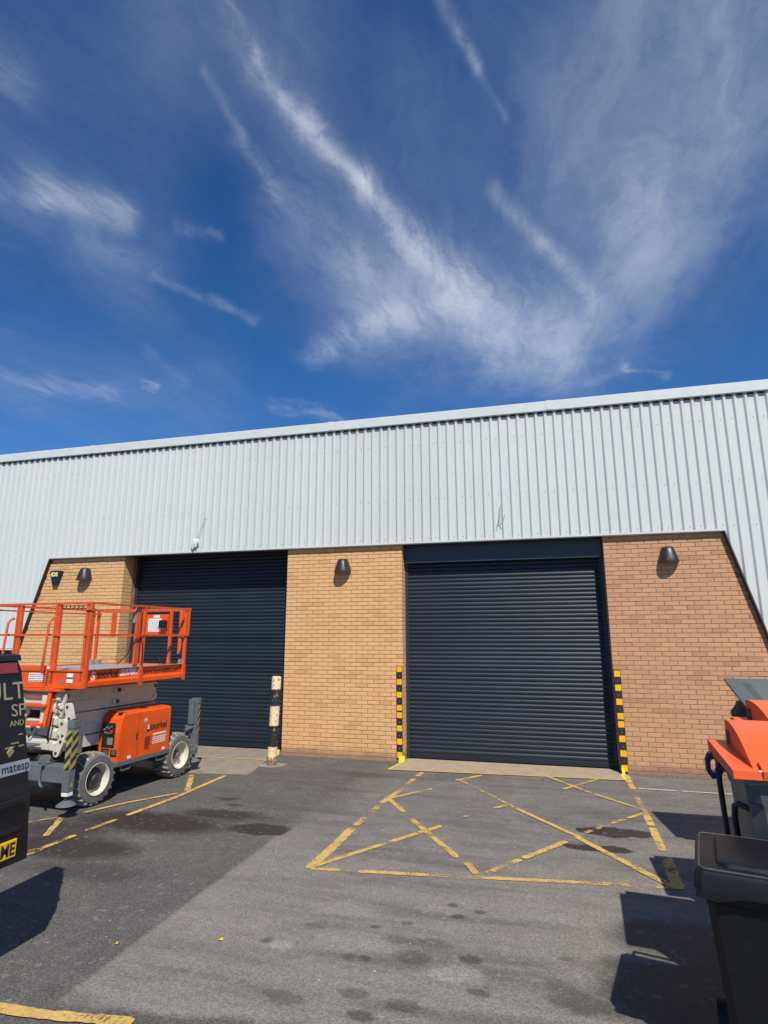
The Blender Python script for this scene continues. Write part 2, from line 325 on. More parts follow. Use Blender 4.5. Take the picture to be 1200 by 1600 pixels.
M_BINDK = mat('bin_dark_trim', (0.02, 0.022, 0.026), 0.45, dirt=0.25, dirtcol=(0.07, 0.06, 0.055), dscale=9)
M_BLUE = mat('navy_lock', (0.012, 0.03, 0.13), 0.35)
M_WHEELIE = mat('black_wheelie', (0.007, 0.0075, 0.010), 0.45, spec=0.35, var=0.15, dirt=0.22, dirtcol=(0.022, 0.022, 0.023), dscale=11, dlo=0.5, bump=0.35, bscale=260, fine=0.2)
M_WLEDGE = mat('scuffed_edge', (0.07, 0.068, 0.066), 0.5, var=0.3, vscale=20)
M_BAG = mat('brown_sack', (0.10, 0.05, 0.035), 0.6, var=0.3, bump=0.6, bscale=25)
M_WIRE = mat('grey_cable', (0.26, 0.27, 0.27), 0.5)
M_POLY = mat('white_bag', (0.66, 0.68, 0.68), 0.3, bump=0.5, bscale=40)
M_LEAF = mat('yellow_leaf', (0.72, 0.48, 0.02), 0.6)
M_SPECK = mat('white_chips', (0.6, 0.6, 0.58), 0.7)
M_GRIT = mat('dirt_grit', (0.15, 0.105, 0.07), 0.95, var=0.5, vscale=25)
M_ROOF = mat('roof_sheet', (0.35, 0.37, 0.37), 0.6)
M_SCREW = mat('screw_heads', (0.22, 0.25, 0.26), 0.5)

def clad_mat():
    M = bpy.data.materials.new('white_ribbed_sheet'); M.use_nodes = True; g = G(M.node_tree); g.n.clear()
    P = g.new('ShaderNodeNewGeometry').outputs['Position']; x, y, z = g.sep(P)[0:3]
    oi = g.new('ShaderNodeObjectInfo').outputs['Random']
    c = g.mix(g.noise(P, 0.7, 4), (0.520, 0.560, 0.535), (0.570, 0.603, 0.573))
    c = g.v('SCALE', c, sc=g.m('MULTIPLY_ADD', oi, 0.05, 0.975))
    st = g.new('ShaderNodeMapping', {'Vector': P, 'Scale': (9, 1, 0.35)}).outputs[0]
    c = g.mix(g.m('MULTIPLY', g.ss(g.noise(st, 2.2, 6, 0.6), 0.48, 0.78), 0.16), c, (0.38, 0.40, 0.37))
    f = g.m('FRACT', g.m('MULTIPLY', x, 6.0))  # grime and crease shade painted into the colour along the rib feet
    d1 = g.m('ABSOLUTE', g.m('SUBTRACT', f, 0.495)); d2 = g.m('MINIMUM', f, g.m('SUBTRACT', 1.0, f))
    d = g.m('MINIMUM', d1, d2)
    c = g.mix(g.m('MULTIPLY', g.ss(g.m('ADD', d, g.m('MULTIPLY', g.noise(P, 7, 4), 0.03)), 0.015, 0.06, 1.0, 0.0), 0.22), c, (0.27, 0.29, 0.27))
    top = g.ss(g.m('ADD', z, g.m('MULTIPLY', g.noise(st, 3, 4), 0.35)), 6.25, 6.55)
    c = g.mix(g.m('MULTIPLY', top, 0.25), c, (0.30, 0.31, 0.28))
    b = g.new('ShaderNodeBsdfPrincipled', {'Base Color': c, 'Roughness': g.m('MULTIPLY_ADD', g.noise(P, 5, 4), 0.2, 0.36)})
    bn = g.new('ShaderNodeBump', {'Strength': 0.25, 'Distance': 0.02, 'Height': g.noise(P, 2.6, 3)}); M.node_tree.links.new(bn.outputs[0], b.inputs['Normal'])
    o = g.new('ShaderNodeOutputMaterial'); M.node_tree.links.new(b.outputs[0], o.inputs[0]); return M
M_SHEET = clad_mat()
def bollard_mat():
    M = bpy.data.materials.new('flaking_bollard'); M.use_nodes = True; g = G(M.node_tree); g.n.clear()
    P = g.new('ShaderNodeNewGeometry').outputs['Position']; z = g.sep(P)[2]
    zz = g.m('ADD', z, g.m('MULTIPLY', g.m('SUBTRACT', g.noise(P, 18, 5, 0.6), 0.5), 0.035))
    # cream bands on black: three painted bands
    band = 0.0
    for lo, hi in ((-0.1, 0.31), (0.66, 0.985), (1.27, 1.7)):
        band = g.m('ADD', band, g.m('MULTIPLY', g.ss(zz, lo-0.008, lo+0.008), g.ss(zz, hi-0.008, hi+0.008, 1.0, 0.0)))
    n = g.noise(P, 16, 6, 0.65)
    chip = g.ss(n, 0.62, 0.65)
    c = g.mix(band, (0.014, 0.013, 0.013), (0.82, 0.60, 0.37))
    c = g.mix(g.m('MULTIPLY', chip, g.m('SUBTRACT', 1.0, band)), c, (0.62, 0.5, 0.36))
    c = g.mix(g.m('MULTIPLY', g.m('MULTIPLY', g.ss(g.noise(P, 24, 6, 0.7), 0.55, 0.60), band), 0.85), c, (0.16, 0.06, 0.035))
    c = g.mix(g.m('MULTIPLY', g.ss(g.m('ADD', z, g.m('MULTIPLY', n, -0.3)), -0.05, 0.0, 1.0, 0.0), 0.8), c, (0.13, 0.05, 0.03))
    c = g.mix(g.m('MULTIPLY', g.ss(g.noise(P, 40, 5, 0.7), 0.55, 0.72), 0.22), c, (0.25, 0.2, 0.15))
    b = g.new('ShaderNodeBsdfPrincipled', {'Base Color': c, 'Roughness': 0.6})
    bn = g.new('ShaderNodeBump', {'Strength': 0.4, 'Distance': 0.004, 'Height': n}); M.node_tree.links.new(bn.outputs[0], b.inputs['Normal'])
    o = g.new('ShaderNodeOutputMaterial'); M.node_tree.links.new(b.outputs[0], o.inputs[0]); return M

STAINS_SHADE = [ # x, y, rx, ry, amount (negative = paler)
 (1.60,-4.02,.36,.19,.95), (1.30,-4.08,.18,.10,.7), (5.52,-3.10,.42,.17,.95), (5.30,-3.68,.36,.11,.92), (5.83,-3.05,.14,.10,.8),
 (0.15,-4.10,1.1,.40,.92), (-.6,-4.6,.6,.35,.7), (0.85,-3.60,.55,.20,.85), (0.95,-3.75,.3,.12,.5), (-0.15,-5.05,.85,.36,.85), (0.55,-5.55,.7,.22,.42), (0.55,-2.94,.20,.10,.65), (0.80,-3.2,.12,.07,.65), (1.2,-3.45,.18,.06,.5),
 (2.91,-6.33,.11,.07,-.75), (4.18,-6.38,.20,.12,-.65), (3.19,-5.69,.30,.13,-.45), (3.46,-6.15,.34,.15,-.30), (2.3,-6.0,.5,.25,-.15), (5.0,-5.2,.7,.4,-.15), (3.9,-5.5,.2,.08,-.3),
 (4.26,-6.18,.085,.060,.62), (4.09,-5.57,.06,.045,.65), (3.71,-6.95,.10,.055,.62), (3.87,-6.25,.14,.10,.5), (3.60,-6.75,.10,.06,.5), (3.92,-6.80,.13,.07,.45), (3.2,-6.9,.16,.06,.4),
 (4.02,-5.38,.055,.04,.6), (4.25,-5.45,.06,.04,.6), (3.50,-5.90,.045,.03,.6), (3.72,-5.78,.05,.03,.5), (4.35,-6.55,.08,.05,.55), (3.85,-6.05,.28,.07,.38), (4.85,-6.35,.11,.08,.36), (3.55,-6.35,.055,.035,.55), (3.05,-6.0,.09,.05,.35), (4.9,-6.0,.06,.04,.4),
 (1.85,-2.05,.25,.10,.32), (2.0,-1.1,.6,.16,.34), (1.5,-1.5,.5,.10,.25), (5.30,-5.98,.20,.13,.55), (5.02,-6.50,.26,.12,.6), (1.45,-3.6,.12,.05,.5), (5.70,-5.55,.50,.35,.75), (5.50,-6.30,.42,.45,.85), (5.9,-6.2,.5,.6,.85), (4.3,-3.9,.5,.12,.18), (3.2,-.95,1.2,.2,.22)]  # broad oil stains by the bins are enlarged to deepen the shadow there
def ground_mat(name='tarmac'):
    M = bpy.data.materials.new(name); M.use_nodes = True; g = G(M.node_tree); g.n.clear()
    P = g.new('ShaderNodeNewGeometry').outputs['Position']
    P2 = g.v('MULTIPLY', P, (1, 1, 0)); x, y = g.sep(P)[0:2]
    n1 = g.noise(P2, 0.55, 5, 0.6, 0.4); n2 = g.noise(P2, 2.6, 6, 0.65, 0.5); n3 = g.noise(P2, 9.0, 5, 0.65)
    # the paler relaid strip: x > 1.87, y > -7.25
    ex = g.m('ADD', x, g.m('MULTIPLY', g.m('SUBTRACT', n3, 0.5), 0.05))
    bend = g.m('MULTIPLY', g.m('MAXIMUM', g.m('ADD', y, 3.9), 0.0), -0.17)
    e1 = g.m('ADD', ex, bend)
    wid = g.ss(y, -4.2, -2.5, 0.03, 0.55)
    e1w = g.m('DIVIDE', g.m('SUBTRACT', e1, 1.87), wid)
    k1 = g.ss(e1w, -1.0, 1.0)
    ey = g.m('ADD', y, g.m('MULTIPLY', g.m('SUBTRACT', n2, 0.5), 0.30))
    k2 = g.ss(g.m('SUBTRACT', ey, g.m('MULTIPLY', g.m('SUBTRACT', x, 1.87), 0.13)), -7.36, -7.26)
    patch = g.m('MULTIPLY', k1, k2)
    near = g.ss(y, -5.6, -2.6, 1.0, 0.45)
    dark = g.mix(n1, (0.084, 0.079, 0.072), (0.113, 0.105, 0.094))
    pale = g.mix(n1, (0.182, 0.166, 0.143), (0.240, 0.219, 0.187))
    pale = g.mix(near, (0.112, 0.106, 0.098), pale)
    c = g.mix(patch, dark, pale)
    c = g.mix(g.m('MULTIPLY', g.ss(n2, 0.42, 0.72), g.m('MULTIPLY_ADD', patch, 0.5, 0.35)), c, g.mix(0.6, c, (0.235, 0.22, 0.195)))
    # tyre-rubbed sweeps
    sw = g.new('ShaderNodeMapping', {'Vector': P2, 'Rotation': (0, 0, R(-62)), 'Scale': (0.35, 2.2, 1)}).outputs[0]
    c = g.mix(g.m('MULTIPLY', g.ss(g.noise(sw, 1.5, 5, 0.6, 0.5), 0.42, 0.70), 0.55), c, (0.070, 0.066, 0.061))
    # stains; those by the bins also paint the shadow there darker
    wp = g.v('ADD', P2, g.v('SCALE', g.v('SUBTRACT', g.noise(P2, 5.0, 5, 0.65, color=True), (0.5, 0.5, 0.5)), sc=0.26))
    wp2 = g.v('ADD', P2, g.v('SCALE', g.v('SUBTRACT', g.noise(P2, 16.0, 4, 0.65, color=True), (0.5, 0.5, 0.5)), sc=0.05))
    wet_shade = 0.0; palem = 0.0
    for sx, sy, rx, ry, am in STAINS_SHADE:
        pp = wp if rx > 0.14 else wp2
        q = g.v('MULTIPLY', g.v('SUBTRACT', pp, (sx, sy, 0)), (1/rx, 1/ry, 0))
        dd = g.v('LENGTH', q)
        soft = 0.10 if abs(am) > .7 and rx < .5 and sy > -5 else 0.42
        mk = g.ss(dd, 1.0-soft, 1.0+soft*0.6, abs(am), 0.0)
        if am > 0: wet_shade = g.m('MAXIMUM', wet_shade, mk)
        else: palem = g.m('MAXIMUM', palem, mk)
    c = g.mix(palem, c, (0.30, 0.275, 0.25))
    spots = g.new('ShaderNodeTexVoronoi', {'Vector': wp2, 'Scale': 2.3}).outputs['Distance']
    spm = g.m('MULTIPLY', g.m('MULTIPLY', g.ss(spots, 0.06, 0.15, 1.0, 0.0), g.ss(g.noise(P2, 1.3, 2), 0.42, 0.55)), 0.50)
    wet_shade = g.m('MAXIMUM', wet_shade, g.m('MULTIPLY', spm, patch))
    c = g.mix(wet_shade, c, (0.026, 0.021, 0.016))
    # aggregate
    ag = g.new('ShaderNodeTexVoronoi', {'Vector': P2, 'Scale': 105.0}).outputs['Color']
    agv = g.sep(ag)[0]
    sp_ = g.m('MULTIPLY_ADD', g.ss(agv, 0.0, 1.0), g.m('MULTIPLY_ADD', patch, -0.25, 0.80), g.m('MULTIPLY_ADD', patch, 0.12, 0.62))
    c = g.v('SCALE', c, sc=sp_)
    c = g.mix(g.m('MULTIPLY', g.ss(g.noise(P2, 60, 3, 0.8), 0.57, 0.72), 0.22), c, (0.31, 0.30, 0.28))
    ag2 = g.sep(g.new('ShaderNodeTexVoronoi', {'Vector': P2, 'Scale': 28.0}).outputs['Color'])[0]
    c = g.mix(g.m('MULTIPLY', g.ss(ag2, 0.93, 1.0), 0.18), c, (0.42, 0.40, 0.38))
    rough = g.m('MULTIPLY_ADD', wet_shade, -0.28, 0.88)
    b = g.new('ShaderNodeBsdfPrincipled', {'Base Color': c, 'Roughness': rough})
    h = g.m('ADD', g.m('MULTIPLY', agv, 0.7), g.noise(P2, 70, 3, 0.7))
    bn = g.new('ShaderNodeBump', {'Strength': 0.85, 'Distance': 0.005, 'Height': h}); M.node_tree.links.new(bn.outputs[0], b.inputs['Normal'])
    o = g.new('ShaderNodeOutputMaterial'); M.node_tree.links.new(b.outputs[0], o.inputs[0]); return M

def paint_mat(name, col, thr, soft=0.05):
    """road paint worn through to the tarmac"""
    M = bpy.data.materials.new(name); M.use_nodes = True; g = G(M.node_tree); g.n.clear()
    P = g.v('MULTIPLY', g.new('ShaderNodeNewGeometry').outputs['Position'], (1, 1, 0))
    n = g.m('ADD', g.m('MULTIPLY', g.noise(P, 6.0, 6, 0.7, 0.3), 0.6), g.m('MULTIPLY', g.noise(P, 45, 4, 0.7), 0.4))
    n = g.m('ADD', n, g.m('MULTIPLY', g.m('SUBTRACT', g.noise(P, 1.4, 3), 0.5), 0.22))
    a = g.m('MULTIPLY', g.ss(n, thr-soft, thr+soft), g.ss(g.noise(P, 150, 2, 0.7), 0.28, 0.42))
    c = g.mix(g.ss(g.noise(P, 30, 4, 0.7), 0.4, 0.75), col, tuple(x*0.66 for x in col))
    c = g.mix(g.m('MULTIPLY', g.ss(g.noise(P, 2, 4), 0.45, 0.7), 0.35), c, tuple(v*0.6 for v in col))
    b = g.new('ShaderNodeBsdfPrincipled', {'Base Color': c, 'Roughness': 0.75})
    bn = g.new('ShaderNodeBump', {'Strength': 0.6, 'Distance': 0.004, 'Height': g.noise(P, 90, 3, 0.7)}); M.node_tree.links.new(bn.outputs[0], b.inputs['Normal'])
    t = g.new('ShaderNodeBsdfTransparent'); mx = g.new('ShaderNodeMixShader', {0: a, 1: t.outputs[0], 2: b.outputs[0]})
    o = g.new('ShaderNodeOutputMaterial'); M.node_tree.links.new(mx.outputs[0], o.inputs[0]); return M
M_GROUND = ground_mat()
PY = (0.66, 0.43, 0.13)
M_P1 = paint_mat('yellow_paint', PY, 0.445, 0.07); M_P2 = paint_mat('yellow_paint_worn', PY, 0.50, 0.07); M_PW = paint_mat('white_paint_worn', (0.62, 0.62, 0.60), 0.455)
M_P3 = paint_mat('yellow_paint_bright', (0.76, 0.62, 0.10), 0.40)
M_CONC = mat('tan_concrete', (0.40, 0.305, 0.20), 0.9, var=0.15, vscale=5, bump=0.5, bscale=90, dirt=0.3, dirtcol=(0.24, 0.18, 0.13), dscale=5, fine=0.3)
M_CONC2 = mat('grey_concrete', (0.26, 0.225, 0.18), 0.9, var=0.2, vscale=4, bump=0.5, bscale=90, dirt=0.3, dirtcol=(0.13, 0.115, 0.10), dscale=4, fine=0.3)

# ------------------------------------------------------------------ ground
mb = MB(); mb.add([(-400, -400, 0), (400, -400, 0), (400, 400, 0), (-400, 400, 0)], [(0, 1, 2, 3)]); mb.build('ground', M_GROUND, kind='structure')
def sheet(name, poly, z, m_):
    return MB().add([(x, y, z) for x, y in poly], [list(range(len(poly)))]).build(name, m_, kind='structure')
def rough_poly(poly, step=0.06, j=0.008, seed=1):
    rr = random.Random(seed); out = []
    for i, p in enumerate(poly):
        q = poly[(i+1) % len(poly)]; L = math.dist(p, q); n = max(1, int(L/step))
        for k in range(n):
            t = k/n; out.append((p[0]+(q[0]-p[0])*t + rr.uniform(-j, j), p[1]+(q[1]-p[1])*t + rr.uniform(-j, j)))
    return out
sheet('door_apron', rough_poly([(2.37, 0.30), (2.33, 0.0), (2.28, -0.68), (5.96, -0.47), (5.96, 0.30)], 0.1, 0.006), 0.008, M_CONC)
sheet('door_apron', rough_poly([(-3.84, 0.47), (-3.84, -1.2), (-0.85, -1.75), (0.16, -1.60), (-0.03, -0.52), (-0.02, 0.47)], 0.1, 0.012), 0.004, M_CONC2)

_k = [0]
def line(pts, w, m_, seed=None, wear=0.0):
    """a painted line with ragged edges, its own few tenths of a millimetre above the last"""
    _k[0] += 1; w = w*0.86; z = 0.0045 + 0.00016*_k[0]; rr = random.Random(_k[0]); vs = []; 
    P = [Vector((p[0], p[1], 0)) for p in pts]; smp = []
    for i in range(len(P)-1):
        L = (P[i+1]-P[i]).length; n = max(2, int(L/0.035))
        for k in range(n + (1 if i == len(P)-2 else 0)): smp.append((P[i].lerp(P[i+1], k/n), i))
    N = len(smp)
    for k, (p, i) in enumerate(smp):
        a = smp[max(0, k-1)][0]; b = smp[min(N-1, k+1)][0]; d = (b-a).normalized(); nn = Vector((-d.y, d.x, 0))
        ww = w/2*(1+rr.uniform(-0.16, 0.12)); e = 0.6 if k in (0, N-1) else 1
        vs.append(tuple(p + nn*ww*e + Vector((0, 0, z)))); vs.append(tuple(p - nn*(w/2*(1+rr.uniform(-0.16, 0.12)))*e + Vector((0, 0, z))))
    fs = [(2*k, 2*k+1, 2*k+3, 2*k+2) for k in range(N-1)]
    return MB().add(vs, fs).build('road_marking', m_, kind='structure')
WL = 0.10
line([(2.838,-.719),(2.81,-1.02)], WL, M_P1); line([(2.80,-1.15),(2.77,-1.70)], WL*.9, M_P2); line([(2.765,-1.80),(2.66,-2.62)], WL, M_P1); line([(2.655,-2.75),(2.64,-3.10)], WL*.95, M_P2); line([(2.63,-3.28),(2.61,-3.62)], WL, M_P1)
line([(2.605,-3.72),(2.60,-4.3),(2.575,-4.97)], 0.125, M_P1)
line([(2.559,-4.965),(2.90,-4.925)], WL*.8, M_P2); line([(2.92,-4.92),(3.08,-4.905)], WL*.4, M_P2); line([(3.05,-4.91),(3.72,-4.825)], WL*.85, M_P1); line([(3.72,-4.82),(4.05,-4.785)], WL*.85, M_P2); line([(4.05,-4.785),(5.05,-4.65)], WL*.8, M_P1); line([(5.05,-4.65),(5.9,-4.545)], WL*.85, M_P2)
line([(6.035,-.115),(6.015,-.62)], WL*1.05, M_P1); line([(6.015,-.65),(6.01,-1.02)], WL, M_P1); line([(5.995,-1.40),(5.99,-2.35)], WL*.8, M_P2); line([(5.988,-2.25),(5.975,-2.75)], WL*1.05, M_P1); line([(5.97,-2.82),(5.945,-3.60)], WL, M_P1); line([(5.94,-3.78),(5.90,-4.58)], 0.13, M_P1)
line([(2.60,-4.90),(3.0,-4.28),(3.594,-3.37)], 0.085, M_P1); line([(3.20,-3.20),(3.259,-3.309),(3.915,-4.328)], 0.085, M_P1)
line([(2.70,-2.40),(3.053,-2.962)], 0.085, M_P1); line([(2.70,-2.40),(3.181,-1.725)], 0.075, M_P1)
line([(3.44,-1.16),(3.802,-.698)], 0.09, M_P1); line([(3.45,-1.04),(3.80,-1.52)], 0.05, M_P2); line([(3.84,-1.60),(4.15,-2.03)], 0.06, M_P2); line([(4.15,-2.05),(4.564,-2.65)], 0.06, M_P2); line([(4.40,-2.42),(5.16,-3.42)], 0.075, M_P1); line([(5.09,-3.36),(5.86,-4.55)], 0.095, M_P1)
line([(5.05,-3.42),(5.494,-2.823)], 0.07, M_P2); line([(5.52,-2.79),(5.72,-2.55)], 0.075, M_P2); line([(5.74,-2.52),(6.0,-2.20)], 0.07, M_P1)
line([(4.99,-3.56),(4.55,-4.19)], 0.09, M_P1); line([(4.53,-4.22),(4.23,-4.66)], 0.08, M_P2); line([(4.02,-4.44),(4.16,-4.74)], 0.085, M_P1)
line([(4.74,-.42),(5.40,-1.39)], 0.075, M_P1); line([(5.03,-1.28),(5.59,-.48)], 0.065, M_P1); line([(5.45,-1.46),(5.99,-2.10)], 0.065, M_P1); line([(4.14,-2.51),(4.36,-2.22)], 0.08, M_P2); line([(3.80,-2.98),(3.88,-2.88)], 0.07, M_P2)
line([(6.09,-.968),(6.62,-.972)], 0.05, M_PW); line([(6.64,-.975),(9.5,-.99)], 0.045, M_PW)
line([(-.43,-5.70),(-.34,-5.2)], 0.17, M_P2); line([(-.34,-5.2),(-.312,-4.75)], 0.09, M_P2); line([(-.31,-4.60),(-.26,-4.15)], 0.08, M_P2); line([(-.25,-3.98),(-.16,-3.197),(-.149,-1.775)], 0.095, M_P1)
line([(-1.7,-4.95),(-1.196,-4.504),(-.95,-4.16)], 0.05, M_P2); line([(-.86,-4.02),(-.623,-3.479),(-.25,-2.90)], 0.07, M_P1)
line([(-.688,-1.871),(-.20,-2.75)], 0.095, M_P1); line([(-.986,-4.215),(-.607,-4.866)], 0.085, M_P1)
line([(0.9,-7.43),(1.599,-7.452),(1.912,-7.438),(2.46,-7.36)], 0.10, M_P1)
line([(-3.3,-.60),(-1.521,-.576),(-.05,-.50)], 0.035, M_P3); line([(-.124,-.89),(-.027,-.55)], 0.05, M_P2)
line([(2.26,-.70),(2.33,-.20),(2.345,-.01)], 0.05, M_P3); line([(2.26,-.69),(4.0,-.60),(5.97,-.49)], 0.030, M_P3); line([(5.965,-.47),(5.975,-.01)], 0.07, M_P3)
line([(1.98,-4.35),(2.20,-5.0),(2.33,-5.6)], 0.0025, M_PW)  # hairline crack in the tarmac, drawn as a thin pale line

# grit and moss gathered along the foot of the brickwork
mb = MB(); rr = random.Random(3)
for i in range(1500):
    t = rr.random()
    if t < .22: x = rr.uniform(0.02, 2.3)
    else: x = rr.uniform(6.1, 8.6)
    y = -abs(rr.gauss(0.0, 0.055)) - 0.004; s = rr.uniform(0.004, 0.015)
    if rr.random() < .08: y -= rr.uniform(0, .3); s *= .7
    a = rr.uniform(0, 6.28); vs = []
    for k in range(4): vs.append((x + math.cos(a+k*1.57)*s*rr.uniform(.6, 1.2), y + math.sin(a+k*1.57)*s*rr.uniform(.6, 1.2), 0.001))
    vs.append((x, y, s*rr.uniform(.5, 1.1)))
    mb.add(vs, [(0,1,4), (1,2,4), (2,3,4), (3,0,4)])
mb.build('wall_foot_grit', M_GRIT, label='brown grit and dead moss gathered along the foot of the brickwork', cat='grit', kind='stuff')

# ------------------------------------------------------------------ the warehouse
H = 3.90       # underside of the cladding
BX = dict(left=(-6.50, -3.84), mid=(0.0, 2.3525), right=(5.97, 8.60))
B = thing('warehouse_building', 'long warehouse with white ribbed cladding over buff brick piers and two dark roller shutters', 'building')
def zbot(x):
    if x > 7.87: return max(2.04, H - (x-7.87)*(1.77/0.457))
    if x < -5.76: return max(1.93, H - (-5.76-x)*(1.97/0.60))
    return H
def brick_mesh(L, flip=False, depth=0.045, h=0.065):
    c = 0.0035; x0, x1, z0, z1 = -L/2, L/2, 0, h; mb = MB()
    fr = [(x0+c, 0, z0+c), (x1-c, 0, z0+c), (x1-c, 0, z1-c), (x0+c, 0, z1-c)]
    mid = [(x0, c, z0), (x1, c, z0), (x1, c, z1), (x0, c, z1)]; bk = [(p[0], depth, p[2]) for p in mid]
    fs = [(0,1,2,3)] + [(i, i+4, (i+1) % 4 + 4, (i+1) % 4) for i in range(4)] + [(i+4, i+8, (i+1) % 4 + 8, (i+1) % 4 + 4) for i in range(4)]
    mb.add(fr+mid+bk, fs); return mb
CAMP = Vector((4.8637, -10.7565, 2.1858))
def pier(which):
    x0, x1 = BX[which]; M_ = M_BRICK[which]
    core = MB().box(x0+.006, x1-.006, 0.006, 0.60, -0.1, 4.02)
    po = core.build('brick_pier', M_MORT, B)
    meshes = {}
    def me_for(L, special=False):
        key = (round(L, 4), special)
        if key not in meshes: meshes[key] = brick_mesh(L).mesh('brick', M_ORB if special else M_, None)
        return meshes[key]
    # list of bricks on the front face: (cx, z, length)
    L0 = []
    z = -0.02; row = 0
    while z < 3.94:
        off = 0.0 if row % 2 == 0 else -0.1125
        if which == 'mid': a, b = x0, x1
        elif which == 'right': a, b = x0, 8.58
        else: a, b = -6.48, x1
        if which == 'left':       # lay from the door jamb leftwards
            x = b - (0 if row % 2 == 0 else -0.1125)
            while x > a:
                e = min(b, x); s_ = x - 0.215
                if e - s_ > 0.05: L0.append(((s_+e)/2, z, e-s_))
                x -= 0.225
        else:
            x = a + off
            while x < b:
                s_ = max(a, x); e = min(b, x+0.215)
                if e - s_ > 0.05: L0.append(((s_+e)/2, z, e-s_))
                x += 0.225
        z += 0.075; row += 1
    def hidden(b): # behind the cladding's sloping edge
        return b[1] > zbot(b[0]) + 0.12
    def onscreen(b):
        d = Vector((b[0], 0, b[1])) - CAMP; w = d.dot(cf); u = 600+911*d.dot(cr)/w; return u < 1204
    L0 = [b for b in L0 if not hidden(b)]
    def rank(b):
        d = (Vector((b[0], 0, b[1])) - CAMP).length; s_ = 0
        if not onscreen(b): s_ += 50
        if b[1] < 0.0: s_ += 20
        if which == 'left' and b[1] < 1.75: s_ += 30     # mostly behind the lift
        if which == 'right' and b[1] < 1.25 and b[0] > 7.0: s_ += 30   # behind the bins
        if b[2] < 0.16: s_ += 6
        return d + s_
    L0.sort(key=rank)
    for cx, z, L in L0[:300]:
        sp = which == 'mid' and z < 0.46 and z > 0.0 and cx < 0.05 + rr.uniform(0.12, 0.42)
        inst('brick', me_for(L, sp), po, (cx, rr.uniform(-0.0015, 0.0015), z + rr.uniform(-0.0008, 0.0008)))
    rest = MB(); 
    for cx, z, L in L0[300:]:
        bm_ = brick_mesh(L); dy = rr.uniform(-0.0015, 0.0015)
        rest.add([(v[0]+cx, v[1]+dy, v[2]+z) for v in bm_.v], bm_.f)
    # returns into the door reveals
    row = 0; z = -0.02
    sides = []
    if which in ('left', 'mid'): sides.append((x1, 1))
    if which in ('mid', 'right'): sides.append((x0, -1))
    while z < 3.94:
        for xs, sg in sides:
            spans = [(0.0475, 0.1025), (0.1125, 0.31)] if row % 2 == 0 else [(0.0475, 0.205), (0.215, 0.31)]
            if sg > 0 or which == 'mid': spans = spans
            for a, b in spans:
                bm_ = brick_mesh(b-a); cy = (a+b)/2
                # rotate so that the face looks along +-x
                rest.add([(xs - sg*v[1], cy + v[0]*sg, v[2]+z) for v in bm_.v], bm_.f)
        z += 0.075; row += 1
    rest.build('brick_courses', M_, po, kind='stuff')
    return po
for w_ in ('left', 'mid', 'right'): pier(w_)

# roller shutters: curved slats, guides, bottom rail
def shutter(x0, x1, y, ztop, name_label):
    root = MB().box(x0-0.2, x1+0.2, y+0.05, y+0.09, -0.05, 4.1).build('roller_shutter', M_SHUTFR, B)
    prof = []
    n = 7; ph = 0.075
    for k in range(n+1):
        t = k/n; prof.append((y - 0.011*math.sin(math.pi*t)**0.9 if 0 < t < 1 else y, t*(ph-0.010)))
    prof += [(y+0.004, ph-0.010), (y+0.006, ph-0.002), (y+0.02, ph-0.002), (y+0.02, 0)]
    me = MB().prism(prof, 'x', x0, x1).mesh('slat', M_SHUT, 40)
    z = 0.11
    while z < ztop:
        o = inst('slat', me, root, (0, rr.uniform(-0.0008, 0.0008), z)); z += ph
    MB().cbox(x0, x1, y-0.012, y+0.03, 0.022, 0.108, 0.005).box(x0, x1, y-0.03, y-0.012, 0.03, 0.04).build('bottom_rail', M_SHUT, root)
    for a, b in ((x0-0.015, x0+0.055), (x1-0.055, x1+0.015)):
        MB().cbox(a, b, y-0.045, y-0.018, 0.0, ztop, 0.004).build('guide_rail', M_SHUTFR, root)
    return root
s1 = shutter(2.36, 5.962, 0.31, 3.62, 'right')
MB().cbox(2.362, 5.96, 0.155, 0.33, 3.555, 3.95, 0.008).build('header_box', M_SHUTFR, s1)
MB().box(2.37, 5.95, 0.140, 0.154, 3.552, 3.572).build('header_lip', M_SHUTFR, s1)
s2 = shutter(-3.832, -0.008, 0.47, 3.9, 'left')

